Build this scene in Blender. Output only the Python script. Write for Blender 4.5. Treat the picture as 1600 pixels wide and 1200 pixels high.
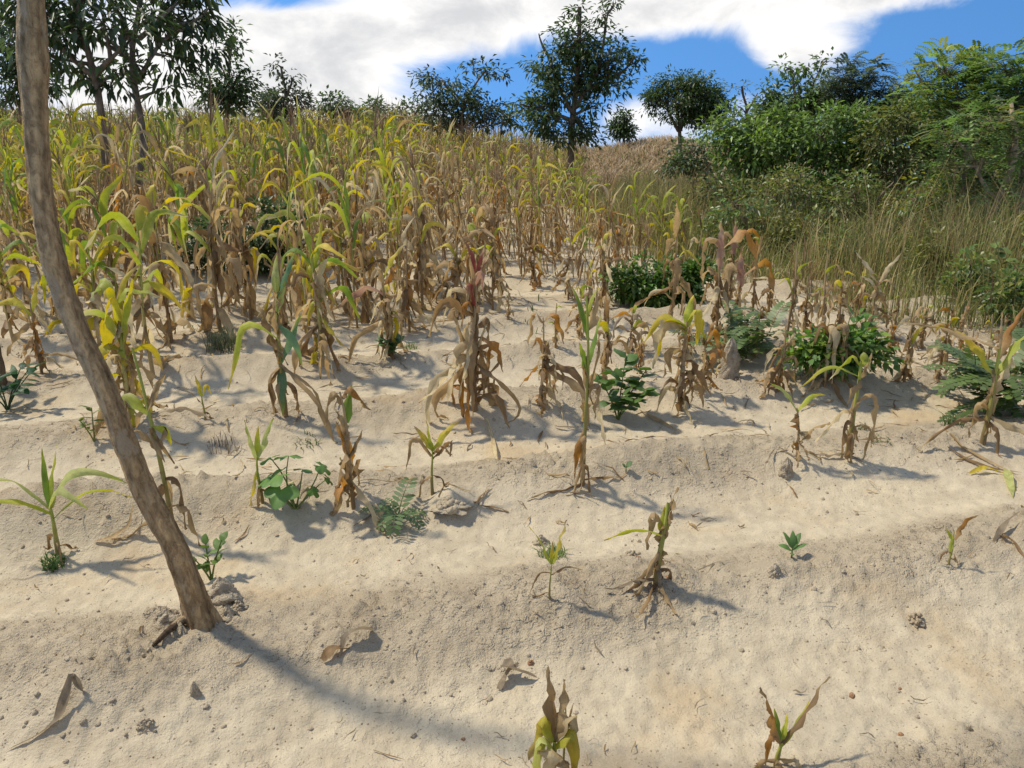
import bpy, math, random
import numpy as np

R = math.radians
for o in list(bpy.data.objects):
    bpy.data.objects.remove(o)
scene = bpy.context.scene
COL = scene.collection

# ------------------------------------------------------------------ camera
CAM_H, PITCH, FPX = 1.6, R(17.0), 1209.0          # FPX: focal length in pixels of the 1600 px frame
cam_d = bpy.data.cameras.new('camera')
cam_d.sensor_width = 36.0
cam_d.lens = 36.0 * FPX / 1600.0
cam_d.clip_start, cam_d.clip_end = 0.05, 2000.0
cam = bpy.data.objects.new('camera', cam_d)
cam.location = (0, 0, CAM_H)
cam.rotation_euler = (R(90) - PITCH, 0, 0)
COL.objects.link(cam)
scene.camera = cam

# ------------------------------------------------------------------ sun, sky, exposure
SUN_EL, SUN_AZ = R(57), R(-70)                    # azimuth from +Y (view direction), negative = left
sd = (math.sin(SUN_AZ) * math.cos(SUN_EL), math.cos(SUN_AZ) * math.cos(SUN_EL), math.sin(SUN_EL))
sun_d = bpy.data.lights.new('sun', 'SUN')
sun_d.energy = 3.4
sun_d.angle = R(3.2)
sun_d.color = (1.0, 0.92, 0.76)
sun = bpy.data.objects.new('sun', sun_d)
sun.rotation_euler = (R(90) - SUN_EL, 0, math.pi - SUN_AZ)
sun.location = (-20, 15, 30)
COL.objects.link(sun)

scene.view_settings.view_transform = 'Standard'
scene.view_settings.look = 'None'
scene.view_settings.exposure = 0.36
scene.view_settings.gamma = 1.0
scene.view_settings.use_curve_mapping = False
scene.cycles.max_bounces = 5
scene.cycles.diffuse_bounces = 3
scene.cycles.transmission_bounces = 4
scene.cycles.transparent_max_bounces = 6

world = bpy.data.worlds.new('World')
scene.world = world
world.use_nodes = True


class NT:
    """tiny node-tree helper"""
    def __init__(s, nt):
        s.nt = nt
        nt.nodes.clear()

    def n(s, t, **kw):
        nd = s.nt.nodes.new(t)
        for k, v in kw.items():
            setattr(nd, k, v)
        return nd

    def put(s, sock, v):
        if hasattr(v, 'is_output'):
            s.nt.links.new(v, sock)
        else:
            sock.default_value = v

    def m(s, op, a, b=0.0, c=0.0, clamp=False):
        nd = s.n('ShaderNodeMath', operation=op, use_clamp=clamp)
        for i, v in enumerate((a, b, c)):
            s.put(nd.inputs[i], v)
        return nd.outputs[0]

    def mix(s, f, a, b, mode='MIX'):
        nd = s.n('ShaderNodeMix', data_type='RGBA', blend_type=mode)
        s.put(nd.inputs[0], f)
        s.put(nd.inputs[6], a if hasattr(a, 'is_output') else (*a, 1)[:4])
        s.put(nd.inputs[7], b if hasattr(b, 'is_output') else (*b, 1)[:4])
        return nd.outputs[2]

    def noise(s, vec, scale, detail=3.0, rough=0.55, dist=0.0):
        nd = s.n('ShaderNodeTexNoise')
        if vec is not None:
            s.put(nd.inputs['Vector'], vec)
        nd.inputs['Scale'].default_value = scale
        nd.inputs['Detail'].default_value = detail
        nd.inputs['Roughness'].default_value = rough
        nd.inputs['Distortion'].default_value = dist
        return nd.outputs[0]

    def ramp(s, f, a, b):
        nd = s.n('ShaderNodeMapRange', interpolation_type='SMOOTHSTEP')
        s.put(nd.inputs[0], f)
        nd.inputs[1].default_value, nd.inputs[2].default_value = a, b
        return nd.outputs[0]

    def vmap(s, vec, scale=(1, 1, 1), loc=(0, 0, 0)):
        nd = s.n('ShaderNodeMapping')
        s.put(nd.inputs[0], vec)
        nd.inputs['Scale'].default_value = scale
        nd.inputs['Location'].default_value = loc
        return nd.outputs[0]


def build_sky():
    T = NT(world.node_tree)
    out = T.n('ShaderNodeOutputWorld')
    bg = T.n('ShaderNodeBackground')
    T.nt.links.new(bg.outputs[0], out.inputs[0])
    tc = T.n('ShaderNodeTexCoord').outputs['Generated']
    sep = T.n('ShaderNodeSeparateXYZ')
    T.put(sep.inputs[0], tc)
    dx, dy, dz = sep.outputs
    sky = T.n('ShaderNodeTexSky', sky_type='NISHITA', sun_disc=False)
    sky.sun_elevation, sky.sun_rotation = SUN_EL, SUN_AZ
    sky.altitude = 900.0
    sky.air_density, sky.dust_density, sky.ozone_density = 1.0, 0.25, 3.0
    # the air of a dry highland day: deep blue almost down to the horizon
    lift = T.n('ShaderNodeCombineXYZ')
    T.put(lift.inputs[0], dx); T.put(lift.inputs[1], dy)
    T.put(lift.inputs[2], T.m('ADD', T.m('MAXIMUM', dz, 0.0), 0.42))
    nrm = T.n('ShaderNodeVectorMath', operation='NORMALIZE')
    T.put(nrm.inputs[0], lift.outputs[0])
    T.put(sky.inputs[0], nrm.outputs[0])
    hsv = T.n('ShaderNodeHueSaturation')
    hsv.inputs['Saturation'].default_value = 1.12
    hsv.inputs['Value'].default_value = 1.38
    T.put(hsv.inputs['Color'], T.mix(1.0, sky.outputs[0], (0.97, 1.14, 1.20), 'MULTIPLY'))
    az = T.m('ARCTAN2', dx, dy)
    el = T.m('ARCSINE', dz)

    def px(cx, cy, rx, ry):         # direction of a photograph pixel -> azimuth, elevation, spreads
        a = (cx - 800) / FPX
        d = np.array([a, math.cos(PITCH) + (600 - cy) / FPX * math.sin(PITCH), -math.sin(PITCH) + (600 - cy) / FPX * math.cos(PITCH)])
        return math.atan2(d[0], d[1]), math.asin(d[2] / np.linalg.norm(d)), rx / FPX, ry / FPX
    lobes = [(540, 75, 210, 70, .9), (700, 5, 330, 42, .8), (380, 130, 200, 60, .5), (1160, 5, 230, 50, .9), (1390, -10, 120, 24, .7),
             (1260, 82, 80, 30, 1.0), (1000, 170, 60, 30, .6), (100, 100, 240, 110, .5), (870, 15, 110, 34, .4), (540, 172, 120, 26, .3),
             (730, 132, 125, 34, -1.0), (1040, 100, 110, 42, -1.1), (1510, 75, 170, 75, -1.3), (430, -2, 120, 18, -1.1), (870, 130, 110, 50, -.6), (1120, 125, 80, 32, -.6)]
    cov = 0.0
    for cx, cy, rx, ry, w in lobes:
        a, e, sa, se = px(cx, cy, rx, ry)
        qa = T.m('POWER', T.m('ABSOLUTE', T.m('DIVIDE', T.m('SUBTRACT', az, a), sa)), 2.0)
        qe = T.m('POWER', T.m('ABSOLUTE', T.m('DIVIDE', T.m('SUBTRACT', el, e), se)), 2.0)
        g = T.m('EXPONENT', T.m('MULTIPLY', T.m('ADD', qa, qe), -1.0))
        cov = T.m('ADD', cov, T.m('MULTIPLY', g, w))
    n1 = T.noise(T.vmap(tc, (1, 1, 1.7)), 7.0, 9.0, 0.6, 0.5)
    n2 = T.noise(T.vmap(tc, (1, 1, 2.4), (4, 2, 1)), 2.3, 5.0, 0.5)
    n3 = T.noise(T.vmap(tc, (1, 1, 2.0), (7, 1, 3)), 9.0, 9.0, 0.62, 0.3)
    dens = T.m('ADD', T.m('ADD', T.m('MULTIPLY', T.m('SUBTRACT', n1, 0.5), 2.6), T.m('MULTIPLY', T.m('SUBTRACT', n2, 0.5), 0.9)), T.m('ADD', cov, 0.02))
    alpha = T.ramp(dens, -0.28, 0.72)
    thick = T.ramp(T.m('ADD', dens, T.m('MULTIPLY', T.m('SUBTRACT', n3, 0.5), 4.2)), 0.1, 2.0)
    ccol = T.mix(thick, (8.8, 8.6, 8.3), (5.7, 5.7, 5.75))
    mixed = T.mix(T.m('MULTIPLY', alpha, 0.97), hsv.outputs[0], ccol)
    T.put(bg.inputs[0], mixed)
    bg.inputs[1].default_value = 0.1
    world.cycles.sampling_method = 'NONE'


build_sky()

# ------------------------------------------------------------------ noise and terrain
def _hash(ix, iy, seed):
    h = (ix.astype(np.int64) * 374761393 + iy.astype(np.int64) * 668265263 + seed * 1442695041) & 0xFFFFFFFF
    h = ((h ^ (h >> 13)) * 1274126177) & 0xFFFFFFFF
    return (h ^ (h >> 16)) & 0xFFFFFFFF


def perlin(x, y, seed=0):
    x = np.asarray(x, float); y = np.asarray(y, float)
    x0 = np.floor(x); y0 = np.floor(y)
    fx, fy = x - x0, y - y0
    def g(ix, iy, dx, dy):
        a = _hash(ix, iy, seed) * (2 * math.pi / 4294967296.0)
        return np.cos(a) * dx + np.sin(a) * dy
    u = fx * fx * fx * (fx * (fx * 6 - 15) + 10)
    v = fy * fy * fy * (fy * (fy * 6 - 15) + 10)
    a = g(x0, y0, fx, fy); b = g(x0 + 1, y0, fx - 1, fy)
    c = g(x0, y0 + 1, fx, fy - 1); d = g(x0 + 1, y0 + 1, fx - 1, fy - 1)
    return ((a + u * (b - a)) * (1 - v) + (c + u * (d - c)) * v) * 1.5


def fbm(x, y, seed=0, octv=3, gain=0.5):
    s, a = 0.0, 1.0
    for i in range(octv):
        s = s + a * perlin(x * 2 ** i, y * 2 ** i, seed + i * 17)
        a *= gain
    return s


def sstep(a, b, x):
    t = np.clip((np.asarray(x, float) - a) / (b - a), 0, 1)
    return t * t * (3 - 2 * t)


ROW0, ROWD, ROWT = 2.42, 1.15, 0.22        # maize ridges: first crest, spacing, tilt across the view


def ridge_v(x, y):
    return y - ROWT * x + 0.10 * perlin(x * 0.45, y * 0.45, 5) + 0.05 * perlin(x * 1.3, y * 1.3, 6)


MOUNDS = []          # (x, y, radius, height) local heaps, filled in below


def ground_z(x, y, fine=True, mask=False):
    x = np.asarray(x, float); y = np.asarray(y, float)
    ph = (ridge_v(x, y) - ROW0) / ROWD
    c = 0.5 + 0.5 * np.cos(2 * math.pi * ph)
    asym = 0.5 + 0.5 * np.cos(2 * math.pi * (ph + 0.12))
    amp = 0.165 * (0.75 + 0.55 * perlin(x * 0.8, y * 0.8, 9)) * (1 - 0.45 * sstep(9, 16, y))
    z = amp * (0.55 * c ** 1.5 + 0.45 * asym ** 2.2)
    z = z + 1.25 * sstep(6, 36, y) * sstep(6, -5, x) + 0.35 * sstep(10, 40, y) * sstep(4, 12, x)
    z = z + 1.55 * np.exp(-((x - 6.3) / 4.4) ** 2 - ((y - 35) / 6) ** 2)
    z = z + 0.02 * fbm(x * 1.1, y * 1.1, 21, 2)
    for mx, my, mr, mh in MOUNDS:
        d2 = ((x - mx) ** 2 + (y - my) ** 2) / mr ** 2
        z = z + mh * np.exp(-d2)
    if fine or mask:
        rough = np.clip(c ** 1.3 * 1.0 - .06 + 0.30 * perlin(x * 1.6, y * 1.6, 31) + 0.12 * perlin(x * 5, y * 5, 32), 0.03, 1.1)
        if mask:
            return rough
        near = 1 - sstep(7, 14, y)
        k = perlin(x * 16, y * 18, 41)
        k2 = perlin(x * 34, y * 36, 43)
        clod = np.clip(k - 0.12, 0, 1) ** 1.2 * 0.045 + np.clip(k2 - 0.10, 0, 1) * 0.036 + np.clip(perlin(x * 60, y * 62, 45) - .1, 0, 1) * .014
        clod = clod * np.clip(0.6 + 1.0 * perlin(x * 3, y * 3, 47), 0.1, 1.4)
        z = z + near * rough * (clod + 0.014 * fbm(x * 9, y * 9, 51, 3)) + near * 0.007 * fbm(x * 22, y * 22, 61, 2)
    return z


GRID = {}


def make_grid():
    gx, gy = np.arange(-8.5, 9.5, .02), np.arange(-.5, 14.0, .02)
    Xg, Yg = np.meshgrid(gx, gy)
    GRID['z'] = ground_z(Xg, Yg)


def gz_at(x, y):
    """ground height from a 2 cm table (exact function outside it)"""
    x = np.asarray(x, float); y = np.asarray(y, float)
    if 'z' not in GRID or np.any(x < -8.4) or np.any(x > 9.4) or np.any(y < -.4) or np.any(y > 13.9):
        return ground_z(x, y)
    Z = GRID['z']
    fx, fy = (x + 8.5) / .02, (y + .5) / .02
    i, j = fx.astype(int), fy.astype(int)
    u, v = fx - i, fy - j
    return (Z[j, i] * (1 - u) + Z[j, i + 1] * u) * (1 - v) + (Z[j + 1, i] * (1 - u) + Z[j + 1, i + 1] * u) * v


def ray(px, py):
    a, b = (px - 800) / FPX, (600 - py) / FPX
    cp, sp = math.cos(PITCH), math.sin(PITCH)
    return np.array([a, cp + b * sp, -sp + b * cp])       # y component is horizontal forward


def hit(px, py, tmax=60):
    """point of the terrain seen at a photograph pixel"""
    d = ray(px, py)
    t = 0.8 * (tmax / 0.8) ** np.linspace(0, 1, 2600)
    P = d[None] * t[:, None]
    under = (CAM_H + P[:, 2]) < ground_z(P[:, 0], P[:, 1], False)
    i = int(np.argmax(under)) if under.any() else len(t) - 1
    x, y = P[i, 0], P[i, 1]
    return np.array([x, y, float(gz_at(x, y))])


def at_y(px, py, Y):
    d = ray(px, py)
    return np.array([0, 0, CAM_H]) + d * (Y / d[1])


def height_at(p, py):
    """z of the point on the vertical over p that shows at pixel row py"""
    d = ray(800, py)
    return CAM_H + d[2] * (p[1] / d[1])


def px_of(p):
    cp, sp = math.cos(PITCH), math.sin(PITCH)
    z = p[2] - CAM_H
    dep = p[1] * cp - z * sp
    return 800 + FPX * p[0] / dep, 600 - FPX * (p[1] * sp + z * cp) / dep, dep


# ------------------------------------------------------------------ mesh accumulator
class G:
    def __init__(s):
        s.V, s.F3, s.F4, s.C, s.L, s.nv = [], [], [], [], [], 0

    def add(s, V, F, C=(0.5, 0.5, 0.5), L=None):
        V = np.asarray(V, float).reshape(-1, 3)
        F = np.asarray(F, np.int64)
        n = len(V)
        C = np.asarray(C, float)
        if C.ndim == 1:
            C = np.tile(C, (n, 1))
        if L is None:
            L = np.zeros((n, 3))
        s.V.append(V); s.C.append(C); s.L.append(L)
        (s.F3 if F.shape[1] == 3 else s.F4).append(F + s.nv)
        s.nv += n

    def tube(s, P, rad, sides=6, C=(0.5, 0.5, 0.5), cap=True):
        P = np.asarray(P, float); n = len(P)
        rad = np.broadcast_to(np.asarray(rad, float), (n,))
        T = np.gradient(P, axis=0)
        T /= np.linalg.norm(T, axis=1)[:, None] + 1e-9
        ref = np.array([1.0, 0, 0]) if abs(T[0][0]) < 0.8 else np.array([0, 1.0, 0])
        A = np.cross(T, ref); A /= np.linalg.norm(A, axis=1)[:, None] + 1e-9
        B = np.cross(T, A)
        th = np.arange(sides) * 2 * math.pi / sides
        V = P[:, None] + rad[:, None, None] * (np.cos(th)[None, :, None] * A[:, None] + np.sin(th)[None, :, None] * B[:, None])
        idx = np.arange(n * sides).reshape(n, sides)
        a = idx[:-1]; b = np.roll(a, -1, 1); d = idx[1:]; c = np.roll(d, -1, 1)
        F = np.stack([a, b, c, d], -1).reshape(-1, 4)
        C = np.asarray(C, float)
        if C.ndim == 2 and len(C) == n:
            C = np.repeat(C, sides, 0)
        L = np.stack([np.tile(th / 6.283, n), np.repeat(np.linspace(0, 1, n), sides), np.zeros(n * sides)], 1)
        s.add(V.reshape(-1, 3), F, C, L)

    def mesh(s, name, mat, smooth=True):
        me = bpy.data.meshes.new(name)
        V = np.concatenate(s.V)
        loops, starts, k = [], [], 0
        for arrs, m in ((s.F3, 3), (s.F4, 4)):
            if arrs:
                F = np.concatenate(arrs)
                loops.append(F.ravel()); starts.append(k + np.arange(len(F)) * m); k += F.size
        loops = np.concatenate(loops); starts = np.concatenate(starts)
        me.vertices.add(len(V)); me.vertices.foreach_set('co', V.ravel().astype(np.float32))
        me.loops.add(len(loops)); me.loops.foreach_set('vertex_index', loops.astype(np.int32))
        me.polygons.add(len(starts)); me.polygons.foreach_set('loop_start', starts.astype(np.int32))
        if smooth:
            me.polygons.foreach_set('use_smooth', np.ones(len(starts), bool))
        me.update(calc_edges=True)
        Cc = np.concatenate(s.C)
        Cc = np.concatenate([np.clip(Cc, 0, 1), np.ones((len(Cc), 1))], 1)
        me.attributes.new('Col', 'FLOAT_COLOR', 'POINT').data.foreach_set('color', Cc.ravel().astype(np.float32))
        me.attributes.new('lc', 'FLOAT_VECTOR', 'POINT').data.foreach_set('vector', np.concatenate(s.L).ravel().astype(np.float32))
        me.materials.append(mat)
        return me


def link(name, data, parent=None, loc=None, kind=None, label=None, cat=None, group=None):
    o = bpy.data.objects.new(name, data)
    COL.objects.link(o)
    if parent is not None:
        o.parent = parent
    if loc is not None:
        o.location = loc
    for k, v in (('kind', kind), ('label', label), ('category', cat), ('group', group)):
        if v:
            o[k] = v
    return o


# ------------------------------------------------------------------ materials
def new_mat(name):
    m = bpy.data.materials.new(name)
    m.use_nodes = True
    return m, NT(m.node_tree)


def mat_leaf(name, trans=0.4, vein=0.25, rough=0.55, spec=0.25, gain=1.0, vary=0.25):
    m, T = new_mat(name)
    out = T.n('ShaderNodeOutputMaterial')
    col = T.n('ShaderNodeAttribute', attribute_name='Col').outputs['Color']
    lc = T.n('ShaderNodeAttribute', attribute_name='lc').outputs['Vector']
    obj = T.n('ShaderNodeTexCoord').outputs['Object']
    nz = T.noise(obj, 26.0, 4.0, 0.6)
    st = T.noise(T.vmap(lc, (34, 2.2, 1)), 1.0, 2.0, 0.5)
    f = T.m('ADD', T.m('MULTIPLY', T.m('SUBTRACT', st, 0.5), vein * 2), T.m('MULTIPLY', T.m('SUBTRACT', nz, 0.5), vary * 2))
    fac = T.m('ADD', f, gain)
    hsv = T.n('ShaderNodeHueSaturation')
    T.put(hsv.inputs['Color'], col); T.put(hsv.inputs['Value'], fac)
    c = hsv.outputs[0]
    p = T.n('ShaderNodeBsdfPrincipled')
    T.put(p.inputs['Base Color'], c)
    p.inputs['Roughness'].default_value = rough
    p.inputs['Specular IOR Level'].default_value = spec
    bmp = T.n('ShaderNodeBump')
    bmp.inputs['Strength'].default_value = 0.35; bmp.inputs['Distance'].default_value = 0.004
    T.put(bmp.inputs['Height'], st)
    T.put(p.inputs['Normal'], bmp.outputs[0])
    tr = T.n('ShaderNodeBsdfTranslucent')
    tcol = T.n('ShaderNodeHueSaturation')
    tcol.inputs['Saturation'].default_value = 1.15; tcol.inputs['Value'].default_value = 1.25
    T.put(tcol.inputs['Color'], c)
    T.put(tr.inputs['Color'], tcol.outputs[0])
    mx = T.n('ShaderNodeMixShader')
    mx.inputs[0].default_value = trans
    T.nt.links.new(p.outputs[0], mx.inputs[1]); T.nt.links.new(tr.outputs[0], mx.inputs[2])
    T.nt.links.new(mx.outputs[0], out.inputs[0])
    return m


def mat_bark(name, streak=(30, 30, 5), bump=0.6, dist=0.01, patch=None):
    m, T = new_mat(name)
    out = T.n('ShaderNodeOutputMaterial')
    col = T.n('ShaderNodeAttribute', attribute_name='Col').outputs['Color']
    obj = T.n('ShaderNodeTexCoord').outputs['Object']
    n1 = T.noise(T.vmap(obj, streak), 1.0, 6.0, 0.65, 0.5)
    n2 = T.noise(obj, 55.0, 4.0, 0.6)
    c = T.mix(T.ramp(n1, 0.3, 0.7), T.mix(1.0, col, (0.55, 0.5, 0.45), 'MULTIPLY'), T.mix(1.0, col, (1.35, 1.3, 1.2), 'MULTIPLY'))
    if patch:
        n3 = T.noise(T.vmap(obj, (6, 6, 2.4), (3, 1, 2)), 1.0, 4.0, 0.6, 0.8)
        c = T.mix(T.ramp(n3, 0.54, 0.60), c, patch)
    c = T.mix(T.ramp(n2, 0.62, 0.75), c, T.mix(1.0, c, (0.5, 0.45, 0.4), 'MULTIPLY'))
    p = T.n('ShaderNodeBsdfPrincipled')
    T.put(p.inputs['Base Color'], c)
    p.inputs['Roughness'].default_value = 0.9
    p.inputs['Specular IOR Level'].default_value = 0.15
    b = T.n('ShaderNodeBump')
    b.inputs['Strength'].default_value = bump; b.inputs['Distance'].default_value = dist
    T.put(b.inputs['Height'], T.m('ADD', n1, T.m('MULTIPLY', n2, 0.35)))
    T.put(p.inputs['Normal'], b.outputs[0])
    T.nt.links.new(p.outputs[0], out.inputs[0])
    return m


def mat_sand(name, base=(0.482, 0.406, 0.287), cover=False):
    m, T = new_mat(name)
    out = T.n('ShaderNodeOutputMaterial')
    obj = T.n('ShaderNodeNewGeometry').outputs['Position']
    big = T.noise(obj, 0.9, 4.0, 0.6)
    mid = T.noise(obj, 7.0, 5.0, 0.65)
    fine = T.noise(obj, 70.0, 3.0, 0.7)
    grain = T.noise(obj, 260.0, 2.0, 0.7)
    red = T.noise(T.vmap(obj, (1, 1, 1), (5, 9, 2)), 1.6, 4.0, 0.6)
    b = np.array(base)
    c = T.mix(T.ramp(mid, 0.3, 0.72), b * (0.84, 0.82, 0.80), b * (1.10, 1.10, 1.09))
    c = T.mix(T.m('MULTIPLY', T.ramp(big, 0.42, 0.7), 0.5), c, b * (1.16, 1.15, 1.12))
    c = T.mix(T.m('MULTIPLY', T.ramp(red, 0.52, 0.72), 0.7), c, b * (0.92, 0.80, 0.66))
    c = T.mix(T.m('MULTIPLY', T.ramp(fine, 0.56, 0.72), 0.30), c, b * (0.62, 0.57, 0.52))
    c = T.mix(T.m('MULTIPLY', T.ramp(grain, 0.58, 0.70), 0.45), c, b * (0.55, 0.50, 0.45))
    crust = None
    if cover:      # silt washed smooth into the furrows; ridges darker: crumbly soil plus some painted shading
        crust = T.n('ShaderNodeAttribute', attribute_name='Col').outputs['Fac']
        kk = T.ramp(T.m('ADD', crust, T.m('MULTIPLY', T.m('MULTIPLY', T.m('ADD', T.m('SUBTRACT', mid, 0.5), T.m('SUBTRACT', T.noise(obj, 2.6, 4.0, .65), 0.5)), 1.0), 0.9)), 0.1, 0.9)
        c = T.mix(1.0, c, T.mix(kk, (1.02, 1.02, 1.01), (0.91, 0.89, 0.87)), 'MULTIPLY')
    if cover:      # beyond the field the land is grown over, no bare sand
        sp = T.n('ShaderNodeSeparateXYZ'); T.put(sp.inputs[0], obj)
        far = T.m('MULTIPLY', T.ramp(T.m('ADD', sp.outputs[1], T.m('MULTIPLY', mid, 3.0)), 13.0, 17.0), T.ramp(T.m('ADD', sp.outputs[0], T.m('MULTIPLY', mid, 2.0)), 2.5, 4.5))
        farther = T.m('MAXIMUM', far, T.ramp(sp.outputs[1], 44.0, 50.0))
        c = T.mix(farther, c, T.mix(T.ramp(mid, .35, .65), (0.10, 0.10, 0.04), (0.20, 0.16, 0.08)))
    # scattered dark grains of charred straw and pebble
    vo = T.n('ShaderNodeTexVoronoi')
    T.put(vo.inputs['Vector'], obj); vo.inputs['Scale'].default_value = 46.0
    vsep = T.n('ShaderNodeSeparateColor'); T.put(vsep.inputs[0], vo.outputs['Color'])
    dot = T.m('MULTIPLY', T.m('LESS_THAN', vo.outputs['Distance'], 0.16), T.m('GREATER_THAN', vsep.outputs[0], 0.72))
    c = T.mix(T.m('MULTIPLY', dot, 0.75), c, (0.13, 0.085, 0.055))
    vo2 = T.n('ShaderNodeTexVoronoi')
    T.put(vo2.inputs['Vector'], obj); vo2.inputs['Scale'].default_value = 105.0
    vs2 = T.n('ShaderNodeSeparateColor'); T.put(vs2.inputs[0], vo2.outputs['Color'])
    dot2 = T.m('MULTIPLY', T.m('LESS_THAN', vo2.outputs['Distance'], 0.26), T.m('GREATER_THAN', vs2.outputs[0], 0.86))
    c = T.mix(T.m('MULTIPLY', dot2, 0.6), c, (0.20, 0.14, 0.09))
    p = T.n('ShaderNodeBsdfPrincipled')
    T.put(p.inputs['Base Color'], c)
    p.inputs['Roughness'].default_value = 0.95
    p.inputs['Specular IOR Level'].default_value = 0.1
    crumb = T.ramp(T.noise(obj, 34.0, 3.0, 0.6), 0.52, 0.66)
    msk = T.ramp(T.noise(T.vmap(obj, (1, 1, 1), (2, 8, 0)), 2.3, 3.0, 0.6), 0.4, 0.62)
    h = T.m('ADD', T.m('MULTIPLY', mid, 0.35), T.m('ADD', T.m('MULTIPLY', fine, 0.36), T.m('MULTIPLY', grain, 0.16)))
    fine2 = T.noise(obj, 125.0, 3.0, 0.65)
    h = T.m('ADD', h, T.m('MULTIPLY', T.m('MULTIPLY', crumb, msk), 0.28))
    h = T.m('ADD', h, T.m('MULTIPLY', fine2, 0.26))
    bm = T.n('ShaderNodeBump')
    bm.inputs['Strength'].default_value = 1.0; bm.inputs['Distance'].default_value = 0.024
    if crust is not None:
        T.put(bm.inputs['Strength'], T.m('ADD', T.m('MULTIPLY', T.ramp(crust, .15, .8), 0.5), 0.58))
    T.put(bm.inputs['Height'], h)
    T.put(p.inputs['Normal'], bm.outputs[0])
    T.nt.links.new(p.outputs[0], out.inputs[0])
    return m


M_LEAF = mat_leaf('maize_leaf', 0.42, 0.34, 0.5, 0.25, 1.0, 0.35)
M_STALK = mat_leaf('maize_stalk', 0.0, 0.30, 0.6, 0.25)
M_FOL = mat_leaf('tree_leaf', 0.40, 0.10, 0.40, 0.5, 1.0, 0.2)
M_WEED = mat_leaf('weed_leaf', 0.32, 0.12, 0.45, 0.4)
M_GRASS = mat_leaf('grass_blade', 0.35, 0.05, 0.6, 0.2)
M_BARK = mat_bark('bark', (14, 14, 4))
M_BARK_NEAR = mat_bark('bark_near', (48, 48, 22), 1.0, 0.02, (0.40, 0.29, 0.17))
M_SAND = mat_sand('sandy_soil', cover=True)
M_CLOD = mat_sand('soil_clod', (0.46, 0.385, 0.275))
M_STONE = mat_sand('laterite_pebble', (0.36, 0.20, 0.11))

# ------------------------------------------------------------------ local heaps of soil (by the trunk and under some plants)
for mx_, my_, r_, h_ in ((345, 945, .09, .05), (262, 975, .07, .035), (705, 790, .09, .07), (1040, 915, .12, .04), (880, 945, .13, .03),
                         (740, 640, .14, .04), (845, 635, .14, .03), (500, 570, .2, .04), (1250, 725, .16, .04), (1330, 715, .14, .03),
                         (1210, 890, .08, .03), (545, 1010, .09, .035), (120, 1075, .1, .04), (1060, 640, .2, .05)):
    q_ = hit(mx_, my_)
    MOUNDS.append((q_[0], q_[1], r_, h_))

make_grid()

# ------------------------------------------------------------------ ground: one sheet, finer where it is near
def build_ground():
    oy = -0.5
    d1 = np.exp(np.arange(math.log(0.5), math.log(9.0), 0.0052))
    d2 = np.exp(np.arange(math.log(9.03), math.log(420), 0.03))
    d = np.concatenate([d1, d2])
    nu = 680
    u = np.linspace(-1.3, 1.3, nu)
    X = d[:, None] * u[None]
    Y = np.repeat((d + oy)[:, None], nu, 1)
    Z = ground_z(X, Y)
    V = np.stack([X, Y, Z], -1).reshape(-1, 3)
    idx = np.arange(len(d) * nu).reshape(len(d), nu)
    F = np.stack([idx[:-1, :-1], idx[:-1, 1:], idx[1:, 1:], idx[1:, :-1]], -1).reshape(-1, 4)
    K = np.clip(ground_z(X, Y, mask=True), 0, 1).reshape(-1, 1)
    g = G(); g.add(V, F, np.repeat(K, 3, 1))
    link('ground', g.mesh('ground', M_SAND), kind='structure', label='pale sandy soil hoed into low ridges')


build_ground()

ICO_T = (1 + 5 ** 0.5) / 2
ICO_V = np.array([(-1, ICO_T, 0), (1, ICO_T, 0), (-1, -ICO_T, 0), (1, -ICO_T, 0), (0, -1, ICO_T), (0, 1, ICO_T), (0, -1, -ICO_T), (0, 1, -ICO_T),
                  (ICO_T, 0, -1), (ICO_T, 0, 1), (-ICO_T, 0, -1), (-ICO_T, 0, 1)], float) / 1.902
ICO_F = np.array([(0, 11, 5), (0, 5, 1), (0, 1, 7), (0, 7, 10), (0, 10, 11), (1, 5, 9), (5, 11, 4), (11, 10, 2), (10, 7, 6), (7, 1, 8), (3, 9, 4),
                  (3, 4, 2), (3, 2, 6), (3, 6, 8), (3, 8, 9), (4, 9, 5), (2, 4, 11), (6, 2, 10), (8, 6, 7), (9, 8, 1)])


def clods():
    rng = np.random.default_rng(3)
    g, g2 = G(), G()
    n = 0
    yy = 1.3 + rng.random(90000) ** 1.5 * 7.0
    xx = (rng.random(90000) * 2 - 1) * (yy * 0.85 + 0.8)
    cc = 0.5 + 0.5 * np.cos(2 * math.pi * ((ridge_v(xx, yy) - ROW0) / ROWD + 0.1))
    pp = perlin(xx * 1.4, yy * 1.4, 77)
    for x, y, c, pat in zip(xx, yy, cc, pp):
        if n >= 11000:
            break
        if rng.random() > 0.12 + 0.55 * c * max(0, 0.5 + pat * 1.4):
            continue
        s = 0.002 + 0.010 * rng.random() ** 6.0
        z = float(gz_at(x, y))
        sc = np.array([1, 0.8 + 0.4 * rng.random(), 0.5 + 1.1 * rng.random() ** 2]) * s
        V = ICO_V * (1 + 0.35 * (rng.random((12, 1)) - 0.5)) * sc
        a = rng.random() * 6.28
        V = V @ np.array([[math.cos(a), math.sin(a), 0], [-math.sin(a), math.cos(a), 0], [0, 0, 1]]).T
        (g2 if rng.random() < 0.03 else g).add(V + (x, y, z - s * 0.15), ICO_F)
        n += 1
    link('soil_clods', g.mesh('soil_clods', M_CLOD, False), kind='stuff', label='small crumbs of dry soil on the ridges', cat='soil clods')
    link('pebbles', g2.mesh('pebbles', M_STONE, False), kind='stuff', label='small reddish pebbles scattered over the sand', cat='pebbles')


clods()


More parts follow.
